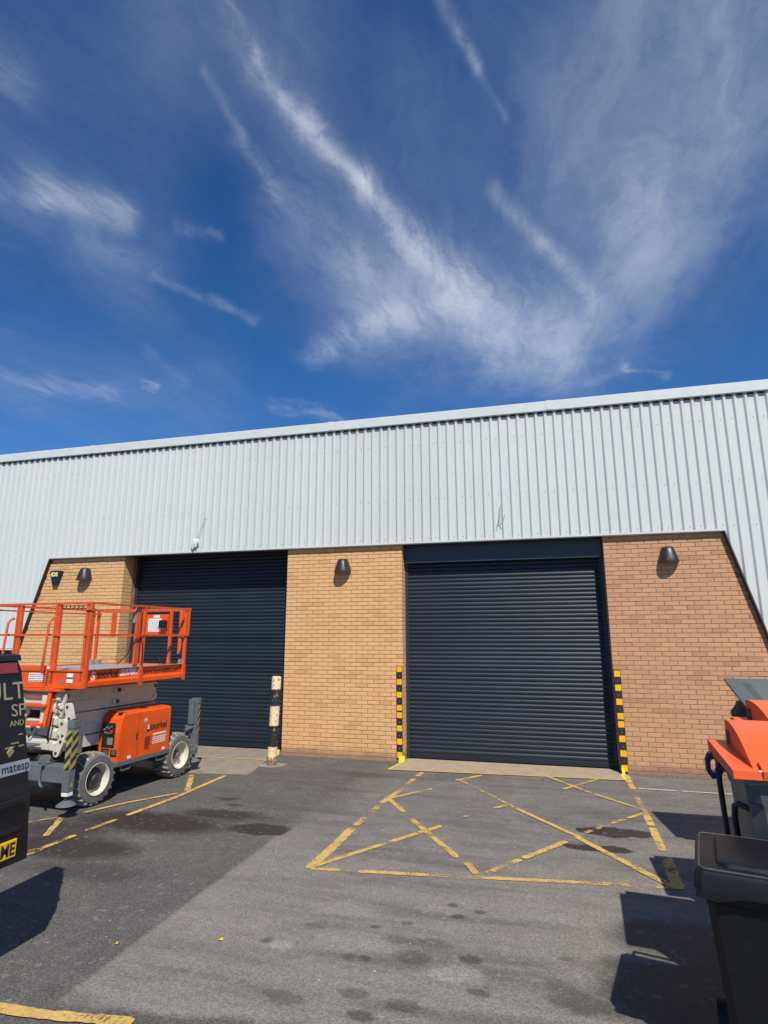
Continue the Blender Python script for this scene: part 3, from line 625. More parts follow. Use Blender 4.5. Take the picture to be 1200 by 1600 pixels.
# ribbed cladding: sheets one metre wide, each a part
ZT = 6.36
def clad_prof(x):   # x within one 1/6 m pitch -> outward depth
    p = 1/6; t = x % p
    if t < 0.084: return 0.0
    if t < 0.112: return (t-0.084)/0.028*0.030
    if t < 0.138: return 0.030
    return max(0.0, (1-(t-0.138)/0.0287))*0.030
def cladding(x0, x1, z0f, z1, parent, kind=None):
    p = 1/6; xs = set(); k0 = math.floor(x0/p); 
    for k in range(k0, math.ceil(x1/p)+1):
        for t in (0, .028, .056, .084, .112, .125, .138, .1525, .1667-1e-5):
            xx = k*p + t
            if x0 <= xx <= x1: xs.add(round(xx, 5))
    for c in (x0, x1, 7.87, 8.35, -5.76, -6.36):
        if x0 <= c <= x1: xs.add(c)
    for k in range(200):       # finer columns along the sloping cuts
        c = x0 + (x1-x0)*k/200
        if 7.87 < c < 8.37 or -6.38 < c < -5.76:
            if k % 3 == 0: xs.add(round(c, 5))
    xs = sorted(xs); vs = []; fs = []
    for x in xs:
        d = clad_prof(min(max(x, x0+1e-4), x1-1e-4)); y = -0.045 - d
        vs += [(x, y, z0f(x)), (x, y, z1)]
    n = len(xs)
    for i in range(n-1): fs.append((2*i, 2*i+2, 2*i+3, 2*i+1))
    b = len(vs)
    for (x, y, z) in list(vs): vs.append((x, y+0.004, z))
    for i in range(n-1): fs.append((b+2*i+1, b+2*i+3, b+2*i+2, b+2*i))
    for i in range(n-1): fs.append((2*i, b+2*i, b+2*i+2, 2*i+2)); fs.append((2*i+1, 2*i+3, b+2*i+3, b+2*i+1))
    return MB().add(vs, fs)
for k in range(-16, 16):
    off = rr.uniform(-0.0012, 0.0012)
    o = cladding(k + 0.0005, k + 0.9995, zbot, ZT, B).build('cladding_sheet', M_SHEET, B); o.location.y = off
# screws, too small to pick apart
mb = MB()
for zz, skip in ((4.75, 0), (3.99, 1), (5.85, 2)):
    for k in range(-96, 96):
        if k % 3 == (2 if skip != 1 else 1): continue
        x = k/6 + 0.042
        if x < -16 or x > 15.9 or zz < zbot(x)+0.03: continue
        mb.lathe([(0.008, 0), (0.007, 0.005)], (x, -0.052 if skip != 1 else -0.054, zz + rr.uniform(-.008, .008)), 'y', 6)
mb.build('screw_heads', M_SCREW, B, kind='stuff')
# parapet capping in sections, soffit closure, drip trims
for k, (a, b) in enumerate(((-16, -10.2), (-10.2, -4.9), (-4.9, .9), (.9, 5.2), (5.2, 9.25), (9.25, 16))):
    MB().prism([(-0.115, 6.29), (-0.095, 6.275), (-0.095, 6.30), (0.45, 6.30), (0.45, 6.47), (-0.10, 6.475), (-0.115, 6.462)], 'x', a+0.002, b-0.002).build('parapet_cap', M_CAP, B)
    if b < 16: MB().box(b-0.05, b+0.05, -0.119, 0.40, 6.47, 6.479).box(b-.05, b+.05, -.119, -.1155, 6.30, 6.47).build('cap_joint', M_CAP, B)
MB().box(-16, 16, -0.050, -0.046, 6.25, 6.30).build('cap_closure', M_DKTRIM, B)
def trim_strip(p, q, name, m_, w, y0, y1):
    P, Q = Vector((p[0], 0, p[1])), Vector((q[0], 0, q[1])); d = (Q-P).normalized(); n = Vector((-d.z, 0, d.x))
    vs = [e + n*s_ + Vector((0, y, 0)) for e in (P, Q) for y in (y0, y1) for s_ in (0, w)]
    return MB().add(vs, [(0,1,3,2), (4,6,7,5), (0,4,5,1), (2,3,7,6), (0,2,6,4), (1,5,7,3)]).build(name, m_, B)
MB().prism([(-0.094, 3.895), (-0.082, 3.885), (0.0, 3.885), (0.0, 3.89), (-0.080, 3.89), (-0.082, 3.925), (-0.094, 3.925)], 'x', -5.77, 7.88).build('drip_trim', M_CAP, B)
MB().box(-5.80, 7.90, -0.040, 0.70, 3.90, 3.93).build('soffit', M_DKTRIM, B)
trim_strip((7.885, 3.888), (8.365, 2.03), 'slope_trim', M_DKTRIM, -0.022, -0.088, 0.0)
trim_strip((-5.775, 3.888), (-6.375, 1.92), 'slope_trim', M_DKTRIM, 0.022, -0.088, 0.0)
MB().box(8.365, 16, -0.088, 0.0, 2.00, 2.03).build('drip_trim', M_CAP, B)
MB().box(-16, -6.375, -0.088, 0.0, 1.89, 1.92).build('drip_trim', M_CAP, B)
# low strip windows either side, and the walls below them
def window(x0, x1, z0, z1, n):
    fr = MB(); fr.box(x0, x1, 0.12, 0.18, z0, z0+.05).box(x0, x1, 0.12, 0.18, z1-.05, z1)
    for k in range(n+1):
        x = x0 + (x1-x0-.05)*k/n; fr.box(x, x+.05, 0.121, 0.179, z0+.05, z1-.05)
    w = fr.build('window', M_WFRAME, B)
    for k in range(n):
        a = x0 + (x1-x0-.05)*k/n + .052; b = x0 + (x1-x0-.05)*(k+1)/n - .002
        MB().box(a, b, 0.145, 0.15, z0+.052, z1-.052).build('pane', M_GLASSD, w)
    MB().box(x0, x1, -.02, .12, z0-.06, z0-.002).build('sill', M_WFRAME, w)
window(8.605, 16, 1.00, 2.05, 6); window(-16, -6.505, 1.00, 1.95, 8)
for a_, b_ in ((8.605, 16), (-16, -6.505)): MB().box(a_, b_, 0.03, 0.3, -.1, .93).build('plinth_wall', M_ORB, B)
MB().box(-16, 16, 0.70, 18, -.1, 6.28).build('building_shell', M_ROOF, B)
MB().box(8.60, 16, 0.20, 0.69, -.1, 6.2).build('inner_wall', M_DKTRIM, B); MB().box(-16, -6.5, 0.20, 0.69, -.1, 6.2).build('inner_wall', M_DKTRIM, B)

# ------------------------------------------------------------------ wall lamps, alarm box
def wall_lamp(x, z, label):
    t = thing('wall_lamp', label, 'lamp', (x, 0, z), 0, 'wall lamps on the brick piers')
    # quarter-dome hood: half-rings shrinking upward
    rings = []; n = 18; vs = []; fs = []
    prof = [(0.0, 0.160, 0.200), (0.02, 0.163, 0.203), (0.06, 0.156, 0.195), (0.13, 0.136, 0.180), (0.20, 0.112, 0.160), (0.25, 0.096, 0.140), (0.27, 0.084, 0.115), (0.275, 0.060, 0.0)]
    for h, rx, ry in prof:
        for k in range(n+1):
            a = math.pi*k/n; cx = math.cos(a); cy = math.sin(a)
            f = lambda v, e: math.copysign(abs(v)**e, v)
            vs.append((f(cx, .85)*rx, -f(cy, .8)*ry - 0.002, h))
    m_ = n+1
    for i in range(len(prof)-1):
        for k in range(n): fs.append((i*m_+k, i*m_+k+1, (i+1)*m_+k+1, (i+1)*m_+k))
    fs.append(tuple((len(prof)-1)*m_+k for k in range(m_)))
    MB().add(vs, fs).build('hood', M_LAMP, t, smooth=50)
    MB().add([(math.copysign(abs(math.cos(math.pi*k/n))**.7, math.cos(math.pi*k/n))*.155, -abs(math.sin(math.pi*k/n))**.7*.19-.004, 0.004) for k in range(n+1)], [tuple(range(n+1))]).build('lens', M_LENS, t)
    MB().cbox(-0.10, 0.10, -0.03, -0.002, 0.01, 0.20, 0.01).build('back_plate', M_BLACK, t)
    mb = MB()
    for s_ in (-1, 1): mb.tube([(s_*.05, -.2, .035), (s_*.05, -.207, .035)], .005, 6)
    mb.build('screw', M_LTGREY, t)
wall_lamp(1.18, 3.380, 'black hooded wall lamp on the buff brick pier between the two shutters')
wall_lamp(6.99, 3.390, 'black hooded wall lamp high on the pinkish brick pier above the bins')
wall_lamp(-4.80, 3.385, 'black hooded wall lamp on the brick pier above the orange lift, beside the alarm box')
t = thing('alarm_box', 'small dark blue tapered alarm box with pale yellow letters on brick', 'alarm box', (-5.56, 0, 3.46))
MB().prism([(-0.155, 0.13), (-0.14, 0.155), (0.0, 0.165), (0.14, 0.155), (0.155, 0.13), (0.06, -0.15), (0.045, -0.16), (-0.045, -0.16), (-0.06, -0.15)], 'y', -0.075, -0.002).build('cover', M_NAVY, t)
text_mb(MB(), 'IDS', 0.125, frame((-0.115, -0.0765, 0.035), (1, 0, 0), (0, 0, 1)), bold=0.004, sx=1.0).build('lettering', M_YTXT, t)

# loose cables hanging from the cladding
mb = MB(); Pp = [(4.245, -.085, 4.56), (4.235, -.10, 4.47), (4.225, -.10, 4.38), (4.23, -.11, 4.31), (4.29, -.12, 4.285), (4.315, -.12, 4.33), (4.31, -.12, 4.36)]
mb.tube(Pp, .005, 6); mb.tube([(4.225, -.095, 4.38), (4.215, -.11, 4.28), (4.19, -.11, 4.255), (4.185, -.11, 4.18), (4.175, -.11, 4.11)], .005, 6); mb.tube([(4.21, -.10, 4.26), (4.25, -.12, 4.255), (4.275, -.12, 4.20)], .007, 6)
mb.build('cable', M_WIRE, label='loose grey cable ends curling out of the cladding above the right shutter', cat='cable')
MB().tube([(-1.885, -.085, 4.62), (-1.90, -.10, 4.52), (-1.97, -.11, 4.33), (-2.02, -.13, 4.17)], .005, 6).tube([(-1.89, -.085, 4.60), (-1.86, -.09, 4.605), (-1.83, -.085, 4.60)], .004, 6).build('cable', M_WIRE, label='grey cable hanging from the cladding into a white plastic bag above the left shutter', cat='cable')
bm = bmesh.new(); bmesh.ops.create_icosphere(bm, subdivisions=3, radius=1)
for v in bm.verts:
    n_ = 1 + 0.22*math.sin(v.co.x*7+v.co.z*5) + 0.15*math.sin(v.co.y*11+v.co.z*9); v.co = Vector((v.co.x*.075*n_, v.co.y*.035*n_, v.co.z*.095*n_)); v.co.x += v.co.z*.25
MB().frombm(bm, Matrix.Translation((-2.06, -.14, 4.08))).build('plastic_bag', M_POLY, smooth=50, label='crumpled white plastic bag wrapped round a cable end on the cladding', cat='bag')

# ------------------------------------------------------------------ corner guards by the right shutter
def guard(x, y, z0, label, flip):
    t = thing('corner_guard', label, 'guard', (x, y, z0), 0, 'striped rubber corner guards beside the right shutter')
    MB().cbox(-0.055, 0.055, -0.022, 0.0, 0, 0.795, 0.006).build('rubber_strip', M_RUB, t)
    me = MB().cbox(-0.048, 0.048, -0.0255, -0.0225, 0, 0.098, 0.0012).mesh('reflector', M_YEL)
    for k in range(4): inst('reflector', me, t, (0, 0, 0.012 + k*0.2245))
    mb = MB()
    for k in range(3): mb.lathe([(0.008, 0), (0.006, -0.003)], (0, -0.0225, 0.165 + k*0.2245), 'y', 8)
    mb.build('bolt_head', M_LTGREY, t)
guard(2.292, -0.002, 0.055, 'lower black and amber striped guard on the left jamb of the right shutter', 0); guard(2.292, -0.002, 0.856, 'upper black and amber striped guard on the left jamb of the right shutter', 0)
guard(6.027, -0.002, 0.03, 'lower black and amber striped guard on the right jamb of the right shutter', 1); guard(6.027, -0.002, 0.831, 'upper black and amber striped guard on the right jamb of the right shutter', 1)
for x, lb, dx in ((2.315, 'crumpled bright yellow tape below the striped guard left of the right shutter', 0.035), (6.0, 'crumpled bright yellow tape below the striped guard right of the right shutter', -0.02), (-0.06, 'crumpled bright yellow tape on the ground behind the flaking bollard', 0.0)):
    mb = MB(); 
    for k in range(5):
        a = k*.9; mb.prism([(x-.03+.01*math.sin(a), 0.01+.018*k), (x+.045+dx, .012+.018*k), (x+.03+dx, .04+.018*k), (x-.025, .035+.018*k)], 'y', -.05-.012*(5-k), -.03-.006*(5-k))
    mb.build('floor_tape', M_YTAPE, label=lb, cat='tape')

# ------------------------------------------------------------------ bollard
t = thing('bollard', 'flaking cream and black banded steel bollard beside the left shutter', 'bollard', (0.215, -0.86, 0))
t.location.x = 0.2155
bo = MB().lathe([(0.083, 0), (0.083, 0.3), (0.082, 1.46), (0.078, 1.478), (0.066, 1.485)], (0, 0, 0), 'z', 28).build('post', bollard_mat(), t, smooth=40); bo.rotation_euler = (R(-0.6), R(1.2), 0)
MB().prism([(-.20, -.13), (-.1, -.19), (.12, -.17), (.24, -.06), (.25, .12), (.05, .18), (-.15, .14)], 'z', 0.004, 0.012).build('footing', M_CONC2, t)

# fallen leaves, paint chips
for (x, y, s_, lb) in ((2.46, -6.39, .020, 'small bright yellow leaf on the pale tarmac'), (1.755, -6.633, .014, 'small brownish yellow scrap on the dark tarmac near the line')):
    MB().add([(x-s_, y, .006), (x-.3*s_, y-s_*.7, .012), (x+s_, y-.2*s_, .008), (x+.4*s_, y+s_*.8, .018)], [(0, 1, 2, 3)]).build('fallen_leaf', M_LEAF, label=lb, cat='leaf')
mb = MB()
for k in range(160):
    x = rr.uniform(0.2, 7.2); y = rr.uniform(-7.2, -0.2); s_ = rr.uniform(.004, .013)
    mb.add([(x+s_*rr.uniform(-1, 1), y+s_*rr.uniform(-1, 1), rr.uniform(.009, .013)) for q_ in range(4)], [(0, 1, 2), (0, 2, 3)])
mb.build('paint_chips', M_SPECK, label='scattered pale paint chips and crumbs on the tarmac', cat='debris', kind='stuff')

# ------------------------------------------------------------------ scissor lift (x: towards its rear, y: towards its left, z: up)
LF = thing('scissor_lift', 'orange scissor lift with cream scissor arms and a railed platform, parked before the left shutter', 'scissor lift', (-0.97, -4.10, 0), R(86))
SIDE = lambda u, v, z: frame((u, v, z), (1, 0, 0), (0, 0, 1))
FRNT = lambda u, v, z: frame((u, v, z), (0, -1, 0), (0, 0, 1))
def part(mb, name, m_, parent=None, smooth=None, **kw): return mb.build(name, m_, parent or LF, smooth, **kw)
# chassis
c_ = MB().cbox(0.02, 2.42, 0.30, 1.40, 0.36, 0.60, .01).box(0.7, 1.8, 0.02, .3, 0.40, 0.455).box(0.2, 0.55, 0.3, 1.4, 0.24, 0.4).box(1.95, 2.25, 0.3, 1.4, 0.24, 0.4)
c_.tube([(0.38, 0.2, 0.325), (0.38, 1.5, 0.325)], .06, 12).tube([(2.08, 0.2, .325), (2.08, 1.5, .325)], .06, 12)
part(c_, 'chassis', M_CHAS)
part(MB().cbox(0.70, 1.80, 0.0, 0.30, 0.455, 0.475, .004).box(.70, 1.80, .0, .02, .42, .455), 'tray', M_GREY)
for u in (0.80, 1.52):       # fork pockets
    mb = MB()
    mb.bar((u, .03, .44), (u+.03, .03, .35), .018, .02).bar((u+.03, .03, .35), (u+.19, .03, .35), .018, .02).bar((u+.19, .03, .35), (u+.22, .03, .44), .018, .02).box(u+.03, u+.19, .03, .3, .342, .352)
    part(mb, 'fork_pocket', M_GREY)
# wheels
def wheel(u, v0, sgn, front):
    """sgn -1: outer face looks to -y"""
    c = (u, v0, 0.334)
    R0 = 0.312
    prof = [(0.195, 0.02), (0.215, 0.0), (0.285, 0.005), (0.305, 0.03), (R0, 0.06), (R0, 0.24), (0.30, 0.275), (0.285, 0.29), (0.20, 0.285), (0.195, 0.02)]
    w = MB().lathe([(r_, -sgn*h) for r_, h in prof[:-1]], (0, 0, 0), 'y', 48, False).build('wheel', M_TYREW, LF, smooth=40); w.location = c
    # chevron lugs
    mb = MB(); N = 21
    for k in range(N):
        for half in (0, 1):
            a0 = 2*math.pi*(k+0.5*half)/N; pts = []
            ys = (0.012, 0.10, 0.155) if half == 0 else (0.288, 0.20, 0.145)
            sk = (0.0, -0.085, -0.105)
            for i in range(2):
                ya, yb = ys[i], ys[i+1]; aa, ab = a0+sk[i]*1.2, a0+sk[i+1]*1.2; wd = 0.115 if i == 0 else .085; wd2 = .085 if i == 0 else .06
                vs = []
                for (yy, an, ww, top) in ((ya, aa, wd, R0+.024 if i else R0+.002), (yb, ab, wd2, R0+.024)):
                    for da, rr_ in ((0, R0-.035), (ww, R0-.035), (ww*.9, top), (ww*.1, top)):
                        t_ = an+da; vs.append((math.cos(t_)*rr_, -sgn*yy, math.sin(t_)*rr_))
                mb.add(vs, [(0,1,2,3), (7,6,5,4), (0,4,5,1), (1,5,6,2), (2,6,7,3), (3,7,4,0)])
    mb.build('tread', M_TYRE, w)
    # rim dish
    d_ = 0.10 if front else 0.085
    MB().lathe([(0.196, .004), (0.205, -.004), (0.200, -.008), (0.186, .004), (0.176, d_), (0.10, d_+.012), (0.0, d_+.012)][::1], (0, 0, 0), 'y', 40, False).build('rim', M_RIM, w, smooth=35) if sgn < 0 else MB().lathe([(0.2, 0), (0.0, 0.01)], (0, 0, 0), 'y', 24).build('rim', M_RIM, w)
    if sgn < 0:
        if front:
            MB().lathe([(0.145, d_+.012), (0.14, d_-.03), (0.10, d_-.045), (0.06, d_-.06), (0.05, d_-.08), (0, d_-.08)], (0, 0, 0), 'y', 28, False).build('hub', M_CHAS, w, smooth=35)
        else:
            MB().lathe([(0.075, d_+.012), (0.068, d_-.02), (0.04, d_-.03), (0.035, d_-.06), (0, d_-.06)], (0, 0, 0), 'y', 24, False).build('hub', M_HUB, w, smooth=35)
        mb = MB()
        for k in range(8):
            a = k*math.pi/4; r_ = .09 if front else .105
            mb.lathe([(.011, d_+.012), (.011, d_-.012), (0, d_-.012)], (math.cos(a)*r_, -.035 if front else 0, math.sin(a)*r_), 'y', 6)
        mb.build('wheel_nuts', M_LTGREY, w)
wheel(0.385, 0.0, -1, True); wheel(2.075, 0.0, -1, False); wheel(0.385, 1.70, 1, True); wheel(2.075, 1.70, 1, False)
# scissor stack: five pairs of folded arms
for k in range(5):
    z0 = 0.705 + k*0.157
    for v in (0.36, 1.24):
        tilt = 0.012 if k % 2 else -0.012
        poly = [(-0.02, z0+.03), (0.03, z0), (1.80, z0+tilt), (1.86, z0+.045), (1.86, z0+.105), (1.81, z0+.148+tilt), (0.02, z0+.148), (-0.02, z0+.11)]
        part(MB().prism(poly, 'y', v, v+.07).prism([(a*1.0+.02, b-.004) for a, b in poly], 'y', v+.10, v+.16), 'scissor_arm', M_CREAM)
    for u in (0.03, 0.93, 1.80): part(MB().tube([(u, .34, z0+.074), (u, 1.42, z0+.074)], .034, 12), 'pivot_tube', M_CREAM, smooth=40)
mb = MB()
for k, u in ((4, 1.02), (3, 1.0), (4, 1.80), (4, .08), (3, .08)): mb.lathe([(.028, -.02), (.030, 0)], (u, .357, .779+k*.157), 'y', 14)
part(mb, 'pivot_pins', M_CHAS)
# cream cross beams and link plates seen from the front
for z0, u in ((0.735, -0.03), (0.905, 0.0), (1.30, .02)):
    part(MB().cbox(u, u+.10, .42, 1.22, z0, z0+.12, .012).prism([(.55, z0+.12), (1.10, z0+.12), (1.0, z0+.17), (.65, z0+.17)], 'x', u+.01, u+.08), 'cross_beam', M_CREAM)
def link(p, q, r_, th, u):
    """dog-bone plate in the front plane between (v, z) points"""
    P, Q = Vector((p[0], p[1])), Vector((q[0], q[1])); d = (Q-P).normalized(); n = Vector((-d.y, d.x)); pts = []
    a0 = math.atan2(n.y, n.x)
    for k in range(9): a = a0 + math.pi*k/8; pts.append((P.x+math.cos(a)*r_, P.y+math.sin(a)*r_))
    for k in range(9): a = a0 + math.pi + math.pi*k/8; pts.append((Q.x+math.cos(a)*r_, Q.y+math.sin(a)*r_))
    mb = MB().prism(pts, 'x', u, u+th)
    part(mb, 'link_plate', M_CREAM, smooth=30)
    for e_ in (p, q): part(MB().tube([(u-.01, *e_), (u+.0, *e_)], .018, 10), 'link_pin', M_CHAS)
link((0.28, 0.72), (0.22, 0.86), .05, .04, -.07); link((0.21, 0.93), (0.24, 1.08), .055, .05, -.06); link((0.17, 1.14), (0.22, 1.28), .05, .05, -.02)
link((0.80, 0.90), (0.76, 0.98), .05, .04, -.04); link((0.95, .78), (0.9, 0.82), .055, .04, -.05); link((0.98, 1.14), (0.92, 1.20), .05, .04, -.04)
part(MB().tube([(-.06, .42, 1.22), (-.09, .40, 1.10), (-.07, .44, 0.95), (-.05, .46, .86)], .013, 8).tube([(-.05, .36, 1.34), (-.09, .33, 1.27), (-.05, .26, 1.24)], .009, 8), 'hydraulic_hose', M_BLACK, smooth=60)
part(MB().tube([(-.02, .60, 1.42), (-.02, .60, 1.05)], .05, 10), 'cylinder', M_CREAM, smooth=40); part(MB().cbox(-.05, .03, 1.0, 1.12, 1.0, 1.45, .01), 'arm_bracket', M_CREAM); part(MB().prism([(.35, 1.12), (.62, 1.16), (.66, 1.44), (.30, 1.44)], 'x', .02, .05), 'arm_bracket', M_CREAM)

# engine box
EB = [(0.0, 0.475), (0.0, 1.04), (0.055, 1.115), (0.36, 1.135), (0.36, 0.475)]
part(MB().prism([(0.0, .478), (0.0, 1.092), (0.045, 1.118), (0.36, 1.145), (0.36, .478)], 'x', 0.835, 1.775), 'engine_box', M_ORANGE)
part(MB().prism([(0.720, .478), (0.720, .86), (0.765, 1.05), (0.815, 1.118), (0.833, 1.118), (0.833, .478)], 'y', 0.001, .355), 'control_end', M_ORANGE)
part(MB().box(1.083, 1.087, -.0015, .0, .49, 1.09).box(1.05, 1.07, -.004, 0, .72, .82), 'door_gap', M_PRINTB)
part(MB().cbox(1.30, 1.36, .10, .2, 1.125, 1.135, .003).box(.76, .86, .05, .12, 1.119, 1.122), 'vent_slot', M_PRINTB)
# control panel on the sloping end
Mc = frame((0.7185, 0.325, 0.66), (0, -1, 0), (0, 0, 1))
cp_ = part(MB().add([Mc @ Vector(p) for p in ((0.02, 0, 0), (.24, 0, 0), (.24, .33, .0), (.02, .33, .0), (0.02, 0, .004), (.24, 0, .004), (.24, .33, .004), (.02, .33, .004))], [(0,1,2,3), (4,5,6,7), (0,1,5,4), (1,2,6,5), (2,3,7,6), (3,0,4,7)]), 'control_panel', M_PRINTB)
mb = MB()
for (x, y, r_) in ((.06, .24, .012), (.10, .27, .010), (.14, .26, .010), (.18, .28, .009), (.08, .20, .012), (.12, .19, .010)):
    mb.lathe([(r_, 0), (r_*.8, -.02), (0, -.02)], Mc @ Vector((x, y, .004)), 'x', 8)
mb.build('switches', M_LTGREY, cp_); MB().lathe([(.02, 0), (.024, -.02), (.024, -.03), (0, -.03)], Mc @ Vector((.195, .21, .004)), 'x', 14).build('stop_button', M_RED, cp_)
MB().box(.705, .714, .11, .20, .70, .79).build('gauge', M_PRINT, cp_)
part(MB().box(.7160, .7195, .03, .14, .545, .635), 'warning_label', M_PRINTB); part(MB().box(.7160, .7195, .17, .30, .56, .645), 'warning_label', M_PRINTB)
mb = MB(); 
for v0_ in (.035, .175):
    for i in range(3): mb.box(.7145, .7162, v0_+.01, v0_+.085, .575+i*.02, .583+i*.02)
part(mb, 'label_print', M_PRINT)
# lettering on the engine box
mb = MB(); text_mb(mb, 'snorkel', .155, SIDE(1.325, -.001, .815), sx=.80, bold=.003); mb.box(1.262, 1.318, -.002, -.0005, .800, .835)
part(mb, 'lettering', M_PRINTB)
part(text_mb(MB().cbox(1.262, 1.316, -.003, -.0015, .835, .905, .0006), 'S', .001, SIDE(1.27, -.004, .84)), 'logo_tile', M_PRINTB)
part(text_mb(MB(), 'S', .085, SIDE(1.268, -.0045, .838), bold=.004), 'lettering', M_LABEL)
mb = MB()
for i in range(9):
    z = .560+i*.020; n = rr.randint(2, 3); x = 1.235
    for k in range(n): L_ = rr.uniform(.025, .045); mb.box(x, min(x+L_, 1.345), -.002, 0, z, z+.013); x += L_+.008
part(mb, 'small_print', M_PRINTB)
mb = MB().box(1.40, 1.69, -.002, 0, .735, .757)
for i in range(4):
    x = 1.40
    while x < 1.68: L_ = rr.uniform(.015, .04); mb.box(x, min(x+L_, 1.70), -.002, 0, .610+i*.027, .626+i*.027); x += L_+.012
part(mb, 'white_print', M_LABEL)
for a_ in (.90, 1.62): part(MB().box(a_, a_+.065, -.002, 0, .49, .53), 'white_label', M_LABEL)
mb = MB().lathe([(.045, 0), (.045, -.002)], (1.22, 0, .965), 'y', 20); part(mb, 'round_sticker', mat('pink_sticker', (.6, .2, .2), .5))
part(MB().box(1.20, 1.25, -.004, -.002, .965, .985), 'white_label', M_LABEL)

# platform: deck, side channels, lettering
PW = 1.76
part(MB().cbox(-0.004, 2.03, .052, PW, 1.690, 1.722, .006).box(.0, 2.02, .0, .034, 1.744, 1.752), 'deck', M_DECK)
part(MB().box(-.005, 2.02, .035, .05, 1.575, 1.744).prism([(.035, 1.535), (-.010, 1.535), (-.010, 1.590), (.035, 1.612)], 'x', -.005, 2.02), 'side_channel', M_ORANGE)
part(MB().box(-.005, 2.02, PW-.06, PW-.04, 1.535, 1.744).box(2.0, 2.02, .05, 1.55, 1.535, 1.744).box(.1, 1.95, .30, .36, 1.49, 1.56).box(.1, 1.95, 1.25, 1.31, 1.49, 1.56), 'underframe', M_ORANGE)
mb = MB(); text_mb(mb, 'snorkel', .15, SIDE(0.235, .0335, 1.627), sx=.86, bold=.003); text_mb(mb, 'www.snorkellifts.com', .098, SIDE(1.13, .0335, 1.635), sx=.93, bold=.001)
part(mb, 'lettering', M_PRINTB)
part(text_mb(text_mb(MB(), 'S3370RT', .125, SIDE(0.655, .033, 1.637), sx=.80, bold=.004, shear=0.15), 'S', .15, SIDE(0.135, .033, 1.615), bold=.005), 'lettering', M_LABEL)
# front apron
part(MB().box(-.02, -.005, 0.02, PW, 1.515, 1.75).box(-.035, -.02, .02, PW, 1.515, 1.565).box(-.035, -.02, .02, PW, 1.73, 1.75).prism([(-.03, 1.752), (-.03, 1.80), (-.015, 1.79), (-.015, 1.752)], 'y', .5, PW), 'front_apron', M_ORANGE)
for bx_ in ((-.026, -.0205, .18, .28, 1.655, 1.705), (-.026, -.0205, .18, .28, 1.585, 1.635), (-.026, -.0205, .62, .95, 1.59, 1.70), (-.038, -.035, .58, .63, 1.76, 1.79)): part(MB().box(*bx_), 'white_label', M_LABEL)
mb = MB().box(-.0265, -.021, .18, .28, 1.637, 1.653)
for i in range(4):
    v = .63
    while v < .93: L_ = rr.uniform(.01, .04); mb.box(-.0275, -.026, v, min(v+L_, .945), 1.60+i*.025, 1.608+i*.025); v += L_+.012
part(mb, 'label_print', M_PRINTB)
part(MB().box(-.026, -.0205, .32, .38, 1.58, 1.62), 'grey_label', M_PRINT)
# guard rails
ZR = 2.625; ZM = 2.205
def post(u, v, z0=1.53, z1=ZR-.015, w=.05, d=.038, m_=None): part(MB().cbox(u-w/2, u+w/2, v-d/2, v+d/2, z0, z1, .004), 'rail_post', m_ or M_ORRAIL)
post(0.005, 0.0, 1.515); post(0.005, .055, 1.60); post(1.02, -0.002, 1.48); post(0.925, .03, 1.775, w=.09, d=.03); post(2.0, 0.0, 1.50)
part(MB().prism([(.96, 1.48), (1.05, 1.48), (1.045, 1.66), (1.0, 1.74)], 'y', -.024, -.02).prism([(1.96, 1.50), (2.03, 1.50), (2.03, 1.72), (1.98, 1.76)], 'y', -.024, -.02), 'post_gusset', M_ORRAIL)
post(0.0, .55, 1.53, w=.04, d=.06); post(0.0, .59, 1.60, w=.05, d=.03); post(0.0, 1.25, 1.60, w=.04, d=.055); post(0.0, 1.30, 1.60, w=.05, d=.03); post(0.0, PW, 1.60)
for u in (1.80, 1.92): post(u, PW, 1.725, w=.045)
post(2.0, 1.52, ZM-.01, w=.04); post(2.0, 1.47, ZM-.01, w=.03); post(2.0, .30, 1.725, w=.05)
def rail(p, q, w=.030, h=.030, name='rail'): part(MB().bar(p, q, w, h), name, M_ORRAIL)
rail((-.02, -.002, ZR), (2.09, -.002, ZR), .034, .026); rail((-.015, PW, ZR+.001), (-.015, 0.02, ZR+.001), .03, .028); rail((0, PW, ZR-.004), (2.09, PW, ZR-.004)); rail((2.07, -.02, ZR-.003), (2.07, PW, ZR-.003), .02, .05)
rail((0, -.022, ZM), (2.02, -.022, ZM), .02, .024); rail((-.025, PW, ZM), (-.025, .02, ZM), .02, .03); rail((1.78, PW, ZM), (2.02, PW, ZM), .02, .03); rail((2.02, 0, ZM-.01), (2.02, PW, ZM-.01), .02, .03)
rail((.0, PW-.03, ZR-.07), (1.95, PW-.03, ZR-.07), .018, .022)
part(MB().cbox(2.045, 2.075, -.02, .10, ZM-.01, ZR-.016, .004).box(2.03, 2.045, .1, .16, 1.9, 2.6), 'end_plate', M_ORANGE)
# perforated half-height strip between the front posts
mb = MB()
for k in range(6): mb.box(.018, .024, .09+k*.075, .145+k*.075, ZR-.070, ZR-.060); mb.box(.018, .024, .09+k*.075, .105+k*.075, ZR-.060, ZR-.030)
mb.bar((.021, .04, ZR-.076), (.021, .54, ZR-.076), .006, .012).bar((.021, .04, ZR-.028), (.021, .54, ZR-.028), .006, .008)
part(mb, 'latch_strip', M_ORRAIL)
part(MB().cbox(-.03, .05, -.03, .07, ZR-.11, ZR-.07, .004).tube([(-.035, -.03, ZR-.09), (-.035, .09, ZR-.09)], .008, 8).tube([(.0, .0, ZR-.12), (.0, .0, ZR+.03)], .008, 8), 'gate_latch', M_ORRAIL)
